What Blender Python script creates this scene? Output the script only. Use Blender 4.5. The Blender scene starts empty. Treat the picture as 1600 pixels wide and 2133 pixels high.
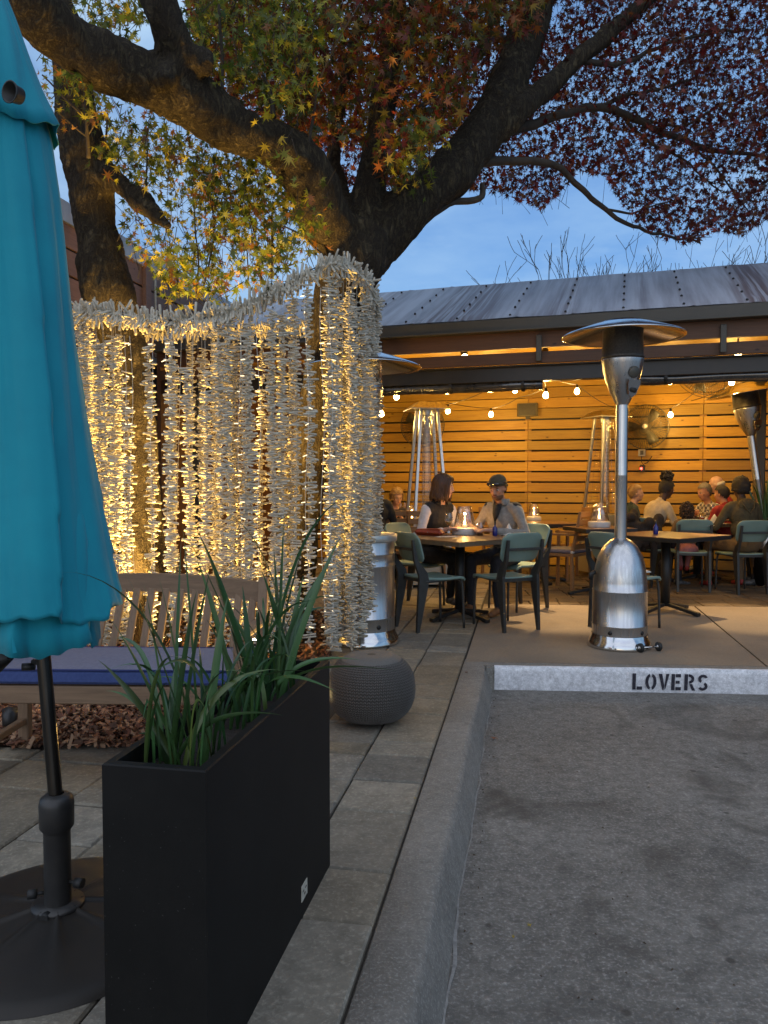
import bpy, math, random
import numpy as np
from mathutils import Vector, Matrix, Euler, noise
R = math.radians
sc = bpy.context.scene
col = sc.collection
random.seed(7); RNG = np.random.default_rng(11)
# ------------------------------------------------------------------ camera, sky, sun, exposure
F, CX, CY, CAMH = 1602.0, 800.0, 1066.5, 1.25          # focal length and centre in photo pixels
PITCH = math.atan((CY - 1005) / F)
cam = bpy.data.cameras.new('camera'); camo = bpy.data.objects.new('camera', cam); col.objects.link(camo)
cam.sensor_fit = 'VERTICAL'; cam.sensor_height = 36; cam.lens = F / 2133 * 36
cam.clip_end = 600; cam.clip_start = .05
camo.location = (0, 0, CAMH); camo.rotation_euler = (math.pi / 2 - PITCH, 0, 0)
sc.camera = camo
SUN_EL, SUN_ROT = R(2.0), R(200)
w = bpy.data.worlds.new('World'); sc.world = w; w.use_nodes = True
nt = w.node_tree; nt.nodes.clear()
def N(nt, t, **k):
    n = nt.nodes.new(t)
    for a, b in k.items():
        if a.startswith('i_'): n.inputs[a[2:].replace('_', ' ')].default_value = b
        else: setattr(n, a, b)
    return n
out = N(nt, 'ShaderNodeOutputWorld'); bg = N(nt, 'ShaderNodeBackground')
sky = N(nt, 'ShaderNodeTexSky', sky_type='NISHITA', sun_disc=False, sun_elevation=SUN_EL, sun_rotation=SUN_ROT,
        altitude=200, air_density=1.0, dust_density=.4, ozone_density=3.5)
tc = N(nt, 'ShaderNodeTexCoord'); mp = N(nt, 'ShaderNodeMapping'); mp.inputs['Scale'].default_value = (1.1, 1.1, 3.2)
n1 = N(nt, 'ShaderNodeTexNoise', i_Scale=1.7, i_Detail=7.0, i_Roughness=.58)
cr = N(nt, 'ShaderNodeValToRGB'); cr.color_ramp.elements[0].position = .44; cr.color_ramp.elements[1].position = .66
mul = N(nt, 'ShaderNodeMath', operation='MULTIPLY_ADD'); mul.inputs[1].default_value = .5; mul.inputs[2].default_value = .40
mx = N(nt, 'ShaderNodeMix', data_type='RGBA')
tint = N(nt, 'ShaderNodeMix', data_type='RGBA', blend_type='MULTIPLY'); tint.inputs[0].default_value = 1
tint.inputs[7].default_value = (.82, 1.12, 1.5, 1)
L = nt.links.new
L(tc.outputs['Generated'], mp.inputs['Vector']); L(mp.outputs['Vector'], n1.inputs['Vector']); L(n1.outputs['Fac'], cr.inputs['Fac'])
L(cr.outputs['Color'], mul.inputs[0]); L(mul.outputs[0], mx.inputs[0])
L(sky.outputs['Color'], tint.inputs[6]); L(tint.outputs[2], mx.inputs[6])
mx.inputs[7].default_value = (1.28, 2.05, 3.05, 1)      # thin evening cloud
n5 = N(nt, 'ShaderNodeTexNoise', i_Scale=1.3, i_Detail=7.0, i_Roughness=.6); mp5 = N(nt, 'ShaderNodeMapping'); mp5.inputs['Scale'].default_value = (1.5, 1.5, 4.5); mp5.inputs['Location'].default_value = (3.1, .4, .2)
L(tc.outputs['Generated'], mp5.inputs['Vector']); L(mp5.outputs[0], n5.inputs['Vector'])
r5 = N(nt, 'ShaderNodeMapRange'); r5.inputs[1].default_value = .46; r5.inputs[2].default_value = .70; r5.inputs[4].default_value = .55; L(n5.outputs['Fac'], r5.inputs[0])
mx5 = N(nt, 'ShaderNodeMix', data_type='RGBA'); mx5.inputs[7].default_value = (2.1, 2.75, 3.4, 1); L(r5.outputs[0], mx5.inputs[0]); L(mx.outputs[2], mx5.inputs[6])
L(mx5.outputs[2], bg.inputs['Color']); bg.inputs['Strength'].default_value = .15
L(bg.outputs[0], out.inputs['Surface'])
sun = bpy.data.lights.new('sun', 'SUN'); suno = bpy.data.objects.new('sun', sun); col.objects.link(suno)
sun.energy = .7; sun.angle = R(120); sun.color = (1, .88, .76)
suno.rotation_euler = (R(50), 0, R(-20))
sc.view_settings.view_transform = 'Standard'; sc.view_settings.look = 'None'
sc.view_settings.gamma = 1; sc.view_settings.use_curve_mapping = False; sc.view_settings.exposure = 1.0
sc.cycles.use_denoising = True
try: sc.cycles.use_light_tree = True
except Exception: pass
sc.cycles.max_bounces = 8; sc.cycles.transparent_max_bounces = 16
sc.cycles.sample_clamp_indirect = 4.0

# ------------------------------------------------------------------ helpers
def ray(x, y):
    u = (x - CX) / F; v = (CY - y) / F; c, s = math.cos(PITCH), math.sin(PITCH)
    return Vector((u, c + v * s, -s + v * c))
def G(x, y, z=0.0):
    r = ray(x, y); return Vector((0, 0, CAMH)) + r * ((z - CAMH) / r.z)
def D(x, y, d):
    r = ray(x, y); return Vector((0, 0, CAMH)) + r * (d / r.y)
def M(a):  # pixel size -> metres factor at distance a
    return a / F

class MB:
    def __init__(s): s.v = []; s.f = []; s.m = []; s.sm = []
    def add(s, vs, fs, mi=0, smooth=False):
        o = len(s.v); s.v += [tuple(p) for p in vs]
        for f in fs: s.f.append(tuple(i + o for i in f)); s.m.append(mi); s.sm.append(smooth)
    def box(s, c, size, rot=None, mi=0, bev=0.0):
        sx, sy, sz = size[0] / 2, size[1] / 2, size[2] / 2
        c = Vector(c); Mx = rot if rot is not None else Matrix.Identity(3)
        if isinstance(Mx, (int, float)): Mx = Matrix.Rotation(Mx, 3, 'Z')
        if bev <= 0:
            vs = [c + Mx @ Vector((a * sx, b * sy, d * sz)) for a in (-1, 1) for b in (-1, 1) for d in (-1, 1)]
            s.add(vs, [(0, 1, 3, 2), (4, 6, 7, 5), (0, 4, 5, 1), (2, 3, 7, 6), (0, 2, 6, 4), (1, 5, 7, 3)], mi)
        else:
            b = min(bev, sx * .9, sy * .9, sz * .9); vs = []; idx = {}
            for a in (-1, 1):
                for q in (-1, 1):
                    for d in (-1, 1):
                        for k in range(3):
                            p = [a * (sx - b), q * (sy - b), d * (sz - b)]
                            p[k] = (a * sx, q * sy, d * sz)[k]
                            idx[(a, q, d, k)] = len(vs); vs.append(c + Mx @ Vector(p))
            fs = []
            for k in range(3):
                o1, o2 = (k + 1) % 3, (k + 2) % 3
                for sg in (-1, 1):
                    q = []
                    for (i, j) in ((-1, -1), (1, -1), (1, 1), (-1, 1)):
                        t = [0, 0, 0]; t[k] = sg; t[o1] = i; t[o2] = j; q.append(idx[(*t, k)])
                    fs.append(tuple(q if sg > 0 else q[::-1]))
            for k in range(3):
                o1, o2 = (k + 1) % 3, (k + 2) % 3
                for i in (-1, 1):
                    for j in (-1, 1):
                        def g(e, kk):
                            t = [0, 0, 0]; t[k] = e; t[o1] = i; t[o2] = j; return idx[(*t, kk)]
                        q = [g(-1, o1), g(1, o1), g(1, o2), g(-1, o2)]
                        fs.append(tuple(q if i * j > 0 else q[::-1]))
            for a in (-1, 1):
                for q in (-1, 1):
                    for d in (-1, 1):
                        t = [idx[(a, q, d, k)] for k in range(3)]
                        fs.append(tuple(t if a * q * d > 0 else t[::-1]))
            s.add(vs, fs, mi)
    def bar(s, a, b, wd, th, mi=0, up=(0, 0, 1), bev=0.0):
        a, b = Vector(a), Vector(b); y = (b - a); ln = y.length; y.normalize()
        x = y.cross(Vector(up))
        if x.length < 1e-4: x = Vector((1, 0, 0))
        x.normalize(); z = x.cross(y)
        s.box((a + b) / 2, (wd, ln, th), Matrix((x, y, z)).transposed(), mi, bev)
    def tube(s, pts, r, n=8, mi=0, cap=True, smooth=True, flat=1.0, up=None):
        pts = [Vector(p) for p in pts]; k = len(pts)
        rr = r if hasattr(r, '__len__') else [r] * k
        t0 = (pts[1] - pts[0]).normalized()
        ref = Vector(up) if up is not None else (Vector((0, 0, 1)) if abs(t0.z) < .9 else Vector((1, 0, 0)))
        x = t0.cross(ref).normalized(); vs = []
        for i in range(k):
            t = (pts[min(i + 1, k - 1)] - pts[max(i - 1, 0)]).normalized()
            x = (x - t * x.dot(t))
            if x.length < 1e-6: x = t.orthogonal()
            x.normalize(); y = t.cross(x)
            for j in range(n):
                a = 2 * math.pi * j / n
                vs.append(pts[i] + x * (math.cos(a) * rr[i]) + y * (math.sin(a) * rr[i] * flat))
        fs = [(i * n + j, i * n + (j + 1) % n, (i + 1) * n + (j + 1) % n, (i + 1) * n + j) for i in range(k - 1) for j in range(n)]
        s.add(vs, fs, mi, smooth)
        if cap:
            o = len(s.v) - k * n
            s.f.append(tuple(o + j for j in range(n))[::-1]); s.m.append(mi); s.sm.append(False)
            s.f.append(tuple(o + (k - 1) * n + j for j in range(n))); s.m.append(mi); s.sm.append(False)
    def lathe(s, prof, n=32, c=(0, 0, 0), mi=0, smooth=True, axis=None, closed=False):
        c = Vector(c); A = axis if axis is not None else Matrix.Identity(3); vs = []
        for (r, z) in prof:
            for j in range(n):
                a = 2 * math.pi * j / n
                vs.append(c + A @ Vector((r * math.cos(a), r * math.sin(a), z)))
        k = len(prof)
        fs = [(i * n + j, i * n + (j + 1) % n, (i + 1) * n + (j + 1) % n, (i + 1) * n + j) for i in range(k - 1) for j in range(n)]
        s.add(vs, fs, mi, smooth)
        o = len(s.v) - k * n
        if prof[0][0] > 1e-4 and closed: s.f.append(tuple(o + j for j in range(n))[::-1]); s.m.append(mi); s.sm.append(False)
        if prof[-1][0] > 1e-4 and closed: s.f.append(tuple(o + (k - 1) * n + j for j in range(n))); s.m.append(mi); s.sm.append(False)
    def ball(s, c, r, n=12, k=8, mi=0, rot=None):
        if not hasattr(r, '__len__'): r = (r, r, r)
        c = Vector(c); A = rot if rot is not None else Matrix.Identity(3); vs = []
        vs.append(c + A @ Vector((0, 0, -r[2])))
        for i in range(1, k):
            ph = -math.pi / 2 + math.pi * i / k
            for j in range(n):
                a = 2 * math.pi * j / n
                vs.append(c + A @ Vector((r[0] * math.cos(ph) * math.cos(a), r[1] * math.cos(ph) * math.sin(a), r[2] * math.sin(ph))))
        vs.append(c + A @ Vector((0, 0, r[2]))); e = len(vs) - 1
        fs = [(0, 1 + (j + 1) % n, 1 + j) for j in range(n)]
        for i in range(k - 2):
            for j in range(n):
                fs.append((1 + i * n + j, 1 + i * n + (j + 1) % n, 1 + (i + 1) * n + (j + 1) % n, 1 + (i + 1) * n + j))
        fs += [(e, 1 + (k - 2) * n + j, 1 + (k - 2) * n + (j + 1) % n) for j in range(n)]
        s.add(vs, fs, mi, True)
    def prism(s, poly, z0, z1, mi=0, A=None, c=(0, 0, 0)):
        A = A if A is not None else Matrix.Identity(3); c = Vector(c); n = len(poly)
        vs = [c + A @ Vector((p[0], p[1], z0)) for p in poly] + [c + A @ Vector((p[0], p[1], z1)) for p in poly]
        s.add(vs, [tuple(range(n))[::-1], tuple(range(n, 2 * n))] + [(i, (i + 1) % n, n + (i + 1) % n, n + i) for i in range(n)], mi)
    def build(s, name, mats, parent=None, world=False, colattr=None, recalc=False):
        me = bpy.data.meshes.new(name)
        vs = s.v
        if world and parent is not None:
            inv = parent.matrix_basis.inverted() if parent.parent is None else (parent.parent.matrix_basis @ parent.matrix_basis).inverted()
            vs = [tuple(inv @ Vector(p)) for p in vs]
        me.from_pydata(vs, [], s.f)
        if not isinstance(mats, (list, tuple)): mats = [mats]
        for m in mats: me.materials.append(m)
        me.polygons.foreach_set('material_index', s.m); me.polygons.foreach_set('use_smooth', s.sm)
        if colattr is not None:
            a = me.attributes.new('col', 'FLOAT_COLOR', 'FACE'); a.data.foreach_set('color', np.array(colattr, dtype=np.float32).ravel())
        me.update()
        if recalc:
            import bmesh
            bm = bmesh.new(); bm.from_mesh(me); bmesh.ops.recalc_face_normals(bm, faces=bm.faces); bm.to_mesh(me); bm.free()
        o = bpy.data.objects.new(name, me); col.objects.link(o)
        if parent is not None: o.parent = parent
        return o
def tag(o, label=None, cat=None, group=None, kind=None):
    if label: o['label'] = label
    if cat: o['category'] = cat
    if group: o['group'] = group
    if kind: o['kind'] = kind
    return o
def T(name, label, cat, loc=(0, 0, 0), rz=0.0, group=None):
    o = bpy.data.objects.new(name, None); col.objects.link(o); o.empty_display_size = .1
    o.location = loc; o.rotation_euler = (0, 0, rz); o.rotation_mode = 'XYZ'
    o.matrix_basis = Matrix.Translation(Vector(loc)) @ Matrix.Rotation(rz, 4, 'Z')
    return tag(o, label, cat, group)
def dup(root, loc, rz, label, group=None):
    def cp(o, p):
        c = o.copy(); col.objects.link(c); c.parent = p
        for ch in [x for x in col.objects if x.parent == o]: cp(ch, c)
        return c
    r = cp(root, None); r.matrix_basis = Matrix.Translation(Vector(loc)) @ Matrix.Rotation(rz, 4, 'Z')
    r['label'] = label
    if group: r['group'] = group
    return r
def npmesh(name, V, nper, mats, parent=None, colors=None, smooth=False, inv=None):
    """V: (count*nper,3) polygons each of nper verts"""
    if inv is not None:
        A = np.array(inv); V = V @ A[:3, :3].T + A[:3, 3]
    me = bpy.data.meshes.new(name); nv = len(V); nf = nv // nper
    me.vertices.add(nv); me.vertices.foreach_set('co', V.astype(np.float32).ravel())
    me.loops.add(nv); me.loops.foreach_set('vertex_index', np.arange(nv, dtype=np.int32))
    me.polygons.add(nf); me.polygons.foreach_set('loop_start', np.arange(0, nv, nper, dtype=np.int32))
    for m in (mats if isinstance(mats, (list, tuple)) else [mats]): me.materials.append(m)
    if colors is not None:
        a = me.attributes.new('col', 'FLOAT_COLOR', 'FACE'); a.data.foreach_set('color', colors.astype(np.float32).ravel())
    me.update(calc_edges=True); me.validate()
    o = bpy.data.objects.new(name, me); col.objects.link(o)
    if parent is not None: o.parent = parent
    return o
def catmull(pts, rad, sub=6):
    P = [Vector(p) for p in pts]; P = [P[0] * 2 - P[1]] + P + [P[-1] * 2 - P[-2]]; Rr = [rad[0]] + list(rad) + [rad[-1]]
    o, q = [], []
    for i in range(1, len(P) - 2):
        for k in range(sub):
            t = k / sub; a, b, c, d = P[i - 1], P[i], P[i + 1], P[i + 2]
            o.append(.5 * ((2 * b) + (c - a) * t + (2 * a - 5 * b + 4 * c - d) * t * t + (3 * b - a - 3 * c + d) * t ** 3))
            q.append(Rr[i] * (1 - t) + Rr[i + 1] * t)
    o.append(P[-2]); q.append(Rr[-2]); return o, q
def remesh(mb, voxel, smooth_it=2):
    me = bpy.data.meshes.new('tmp'); me.from_pydata([tuple(v) for v in mb.v], [], mb.f)
    o = bpy.data.objects.new('tmp', me); col.objects.link(o)
    m = o.modifiers.new('r', 'REMESH'); m.mode = 'VOXEL'; m.voxel_size = voxel; m.adaptivity = 0; m.use_smooth_shade = True
    if smooth_it:
        m2 = o.modifiers.new('s', 'SMOOTH'); m2.iterations = smooth_it; m2.factor = .5
    dg = bpy.context.evaluated_depsgraph_get(); dg.update()
    res = bpy.data.meshes.new_from_object(o.evaluated_get(dg))
    bpy.data.objects.remove(o); return res

# ------------------------------------------------------------------ materials
def base_mat(name):
    m = bpy.data.materials.new(name); m.use_nodes = True; nt = m.node_tree; return m, nt, nt.nodes['Principled BSDF']
def mat(name, c1, c2=None, scale=8, rough=.6, metal=0, bump=0, bscale=None, stretch=(1, 1, 1), detail=4, lo=.35, hi=.65,
        attr=False, r2=None, coat=0, emis=None, es=0, alpha=None, spec=None, speck=None, sheen=0, bdist=.01):
    m, nt, b = base_mat(name); L = nt.links.new
    b.inputs['Roughness'].default_value = rough; b.inputs['Metallic'].default_value = metal
    b.inputs['Coat Weight'].default_value = coat; b.inputs['Base Color'].default_value = (*c1, 1)
    if sheen: b.inputs['Sheen Weight'].default_value = sheen
    if spec is not None: b.inputs['Specular IOR Level'].default_value = spec
    tc = N(nt, 'ShaderNodeTexCoord'); mp = N(nt, 'ShaderNodeMapping'); mp.inputs['Scale'].default_value = stretch
    L(tc.outputs['Object'], mp.inputs['Vector']); c = None
    if c2 is not None or r2 is not None:
        n = N(nt, 'ShaderNodeTexNoise', i_Scale=scale, i_Detail=detail, i_Roughness=.62); L(mp.outputs[0], n.inputs['Vector'])
        mr = N(nt, 'ShaderNodeMapRange'); mr.inputs[1].default_value = lo; mr.inputs[2].default_value = hi; L(n.outputs['Fac'], mr.inputs[0])
        if c2 is not None:
            x = N(nt, 'ShaderNodeMix', data_type='RGBA'); x.inputs[6].default_value = (*c1, 1); x.inputs[7].default_value = (*c2, 1)
            L(mr.outputs[0], x.inputs[0]); c = x.outputs[2]
        if r2 is not None:
            y = N(nt, 'ShaderNodeMapRange'); y.inputs[3].default_value = rough; y.inputs[4].default_value = r2
            L(mr.outputs[0], y.inputs[0]); L(y.outputs[0], b.inputs['Roughness'])
    if speck:
        n = N(nt, 'ShaderNodeTexNoise', i_Scale=speck[0], i_Detail=2.0); L(tc.outputs['Object'], n.inputs['Vector'])
        mr = N(nt, 'ShaderNodeMapRange'); mr.inputs[1].default_value = speck[1]; mr.inputs[2].default_value = speck[2]; L(n.outputs['Fac'], mr.inputs[0])
        x = N(nt, 'ShaderNodeMix', data_type='RGBA'); x.inputs[7].default_value = (*speck[3], 1); L(mr.outputs[0], x.inputs[0])
        if c is not None: L(c, x.inputs[6])
        else: x.inputs[6].default_value = (*c1, 1)
        c = x.outputs[2]
    if attr:
        a = N(nt, 'ShaderNodeAttribute', attribute_name='col')
        x = N(nt, 'ShaderNodeMix', data_type='RGBA', blend_type='MULTIPLY'); x.inputs[0].default_value = 1
        if c is not None: L(c, x.inputs[6])
        else: x.inputs[6].default_value = (*c1, 1)
        L(a.outputs['Color'], x.inputs[7]); c = x.outputs[2]
    if c is not None: L(c, b.inputs['Base Color'])
    if bump:
        n = N(nt, 'ShaderNodeTexNoise', i_Scale=bscale or scale * 4, i_Detail=5.0, i_Roughness=.65); L(mp.outputs[0], n.inputs['Vector'])
        bp = N(nt, 'ShaderNodeBump'); bp.inputs['Strength'].default_value = bump; bp.inputs['Distance'].default_value = bdist
        L(n.outputs['Fac'], bp.inputs['Height']); L(bp.outputs[0], b.inputs['Normal'])
    if emis: b.inputs['Emission Color'].default_value = (*emis, 1); b.inputs['Emission Strength'].default_value = es
    return m
def glass(name, tintc=(.93, .93, .93), refl=.30):
    m = bpy.data.materials.new(name); m.use_nodes = True; nt = m.node_tree; nt.nodes.clear(); L = nt.links.new
    o = N(nt, 'ShaderNodeOutputMaterial'); t = N(nt, 'ShaderNodeBsdfTransparent'); t.inputs[0].default_value = (*tintc, 1)
    g = N(nt, 'ShaderNodeBsdfGlossy'); g.inputs['Roughness'].default_value = .03
    fr = N(nt, 'ShaderNodeLayerWeight'); fr.inputs[0].default_value = .35
    mr = N(nt, 'ShaderNodeMapRange'); mr.inputs[3].default_value = refl * .4; mr.inputs[4].default_value = .75
    x = N(nt, 'ShaderNodeMixShader'); L(fr.outputs['Facing'], mr.inputs[0]); L(mr.outputs[0], x.inputs[0]); L(t.outputs[0], x.inputs[1]); L(g.outputs[0], x.inputs[2])
    L(x.outputs[0], o.inputs[0]); return m
def leafmat(name, tr=.45):
    m = bpy.data.materials.new(name); m.use_nodes = True; nt = m.node_tree; nt.nodes.clear(); L = nt.links.new
    o = N(nt, 'ShaderNodeOutputMaterial'); a = N(nt, 'ShaderNodeAttribute', attribute_name='col')
    d = N(nt, 'ShaderNodeBsdfDiffuse'); t = N(nt, 'ShaderNodeBsdfTranslucent'); g = N(nt, 'ShaderNodeBsdfGlossy'); g.inputs['Roughness'].default_value = .45
    g.inputs[0].default_value = (.5, .5, .5, 1)
    L(a.outputs['Color'], d.inputs[0]); L(a.outputs['Color'], t.inputs[0])
    x = N(nt, 'ShaderNodeMixShader'); x.inputs[0].default_value = tr; L(d.outputs[0], x.inputs[1]); L(t.outputs[0], x.inputs[2])
    y = N(nt, 'ShaderNodeMixShader'); y.inputs[0].default_value = .05; L(x.outputs[0], y.inputs[1]); L(g.outputs[0], y.inputs[2])
    L(y.outputs[0], o.inputs[0]); return m
def wood(name, c1, c2, axis='X', rough=.55, knots=False, attr=False, sc_=14, bump=.25):
    m, nt, b = base_mat(name); L = nt.links.new
    st = {'X': (.06, 1, 1), 'Y': (1, .06, 1), 'Z': (1, 1, .06)}[axis]
    tc = N(nt, 'ShaderNodeTexCoord'); mp = N(nt, 'ShaderNodeMapping'); mp.inputs['Scale'].default_value = st; L(tc.outputs['Object'], mp.inputs[0])
    n = N(nt, 'ShaderNodeTexNoise', i_Scale=sc_ * 3.0, i_Detail=6.0, i_Roughness=.7, i_Distortion=.8); L(mp.outputs[0], n.inputs['Vector'])
    mr = N(nt, 'ShaderNodeMapRange'); mr.inputs[1].default_value = .3; mr.inputs[2].default_value = .7; L(n.outputs['Fac'], mr.inputs[0])
    x = N(nt, 'ShaderNodeMix', data_type='RGBA'); x.inputs[6].default_value = (*c1, 1); x.inputs[7].default_value = (*c2, 1); L(mr.outputs[0], x.inputs[0]); c = x.outputs[2]
    if knots:
        v = N(nt, 'ShaderNodeTexVoronoi', i_Scale=5.2); mp2 = N(nt, 'ShaderNodeMapping')
        mp2.inputs['Scale'].default_value = {'X': (.8, 1, 1.6), 'Y': (1, .8, 1.6), 'Z': (1.6, 1.6, .8)}[axis]
        L(tc.outputs['Object'], mp2.inputs[0]); L(mp2.outputs[0], v.inputs['Vector'])
        k = N(nt, 'ShaderNodeMapRange'); k.inputs[1].default_value = .12; k.inputs[2].default_value = .05; k.inputs[3].default_value = 0; k.inputs[4].default_value = .8
        L(v.outputs['Distance'], k.inputs[0])
        y = N(nt, 'ShaderNodeMix', data_type='RGBA'); y.inputs[7].default_value = (c2[0] * .25, c2[1] * .2, c2[2] * .2, 1); L(k.outputs[0], y.inputs[0]); L(c, y.inputs[6]); c = y.outputs[2]
    if attr:
        a = N(nt, 'ShaderNodeAttribute', attribute_name='col'); z = N(nt, 'ShaderNodeMix', data_type='RGBA', blend_type='MULTIPLY'); z.inputs[0].default_value = 1
        L(c, z.inputs[6]); L(a.outputs['Color'], z.inputs[7]); c = z.outputs[2]
    L(c, b.inputs['Base Color']); b.inputs['Roughness'].default_value = rough
    bp = N(nt, 'ShaderNodeBump'); bp.inputs['Strength'].default_value = bump; bp.inputs['Distance'].default_value = .004; L(n.outputs['Fac'], bp.inputs['Height']); L(bp.outputs[0], b.inputs['Normal'])
    return m
def emit(name, c, s):
    m = bpy.data.materials.new(name); m.use_nodes = True; nt = m.node_tree; nt.nodes.clear()
    o = N(nt, 'ShaderNodeOutputMaterial'); e = N(nt, 'ShaderNodeEmission'); e.inputs[0].default_value = (*c, 1); e.inputs[1].default_value = s
    nt.links.new(e.outputs[0], o.inputs[0]); return m

WARM = (1, .60, .20)
m_teal = mat('teal_canvas', (.0, .21, .285), (.0, .255, .33), 3, .85, bump=.15, bscale=260, sheen=.1)
m_black = mat('black_paint', (.008, .008, .008), (.014, .013, .012), 5, .5)
m_planter = mat('planter_black', (.005, .0048, .0045), (.008, .0075, .007), 6, .6, bump=.05, bscale=300, spec=.22, speck=(150, .735, .75, (.06, .06, .055)))
m_dark = mat('dark_metal', (.035, .034, .034), (.05, .047, .045), 12, .42, metal=.4)
m_bronze = mat('bronze_pole', (.05, .043, .036), (.03, .027, .025), 30, .3, metal=.8, stretch=(1, 1, .1))
m_steel = mat('brushed_steel', (.60, .60, .60), (.50, .50, .51), 60, .26, metal=1, stretch=(1, 1, .03), r2=.36)
m_steel2 = mat('polished_steel', (.62, .62, .62), None, 10, .14, metal=1)
m_mesh = mat('burner_mesh', (.06, .055, .05), (.10, .09, .08), 80, .5, metal=.7)
m_greenchair = mat('sage_plastic', (.155, .235, .205), (.18, .26, .225), 8, .45, bump=.05, bscale=200)
m_chairleg = mat('chair_steel', (.035, .036, .035), (.05, .05, .046), 20, .4, metal=.3)
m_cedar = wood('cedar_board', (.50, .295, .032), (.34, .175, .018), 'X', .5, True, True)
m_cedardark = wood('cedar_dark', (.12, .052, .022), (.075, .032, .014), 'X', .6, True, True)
m_redwood = wood('redwood_siding', (.36, .20, .13), (.25, .135, .09), 'Y', .65, True, True)
m_teak = wood('weathered_teak', (.25, .155, .09), (.155, .095, .055), 'X', .65, sc_=20)
m_teakz = wood('weathered_teak_upright', (.25, .155, .09), (.155, .095, .055), 'Z', .65, sc_=20)
m_chairwood = wood('chair_teak', (.30, .16, .065), (.20, .10, .04), 'X', .6, sc_=22)
m_tablewood = wood('table_top_oak', (.22, .12, .06), (.14, .075, .04), 'X', .38, sc_=12)
m_tabletop2 = wood('table_top_dark', (.20, .105, .055), (.11, .06, .035), 'X', .33, sc_=12)
m_tabedge = mat('table_edge', (.14, .10, .06), (.10, .075, .05), 20, .5)
m_gutter = mat('gutter_paint', (.058, .052, .040), (.05, .045, .035), 6, .5)
m_beam = mat('steel_beam_dark', (.015, .013, .012), (.022, .018, .015), 6, .4)
m_white = mat('dowel_white', (.56, .52, .43), (.40, .365, .29), 40, .6)
m_cord = mat('white_cord', (.6, .6, .58), None, 10, .6)
m_cushblue = mat('blue_cushion', (.04, .065, .20), (.055, .085, .24), 60, .9, bump=.2, bscale=400)
m_cushlav = mat('cushion_top', (.18, .172, .225), (.15, .145, .20), 60, .9, bump=.2, bscale=400)
m_cushgrey = mat('cushion_grey', (.16, .15, .20), (.13, .125, .17), 60, .9, bump=.2, bscale=400)
m_pouf = mat('pouf_knit', (.115, .105, .095), (.10, .09, .08), 20, .7)
m_soil = mat('soil', (.03, .02, .014), (.015, .01, .008), 30, .95, bump=.6, bscale=60)
m_blade = mat('blade_green', (.022, .070, .022), (.038, .105, .026), 14, .38, stretch=(1, 1, .2), attr=True, spec=.6)
m_black_rubber = mat('black_rubber', (.012, .012, .012), None, 8, .6)
m_glass = glass('clear_glass'); m_blueglass = mat('cobalt_glass', (.008, .012, .16), None, 8, .12, coat=.5)
m_wine = mat('white_wine', (.5, .35, .08), None, 8, .1)
m_marble = mat('white_ceramic', (.55, .53, .50), (.48, .46, .44), 15, .4)
m_flame = emit('flame', (1, .55, .15), 26)
m_bulb = emit('bulb_glow', (1, .66, .27), 42)
m_leather = mat('red_leather', (.30, .045, .012), (.22, .03, .01), 12, .4, bump=.1)
m_cloth = mat('napkin', (.62, .60, .56), (.54, .52, .49), 20, .9)
m_vinyl = mat('rolled_vinyl', (.02, .02, .02), (.05, .045, .04), 8, .12, coat=1.0)
m_lead = leafmat('leaf'); m_greyplastic = mat('grey_plastic', (.10, .09, .07), None, 8, .5)
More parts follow.
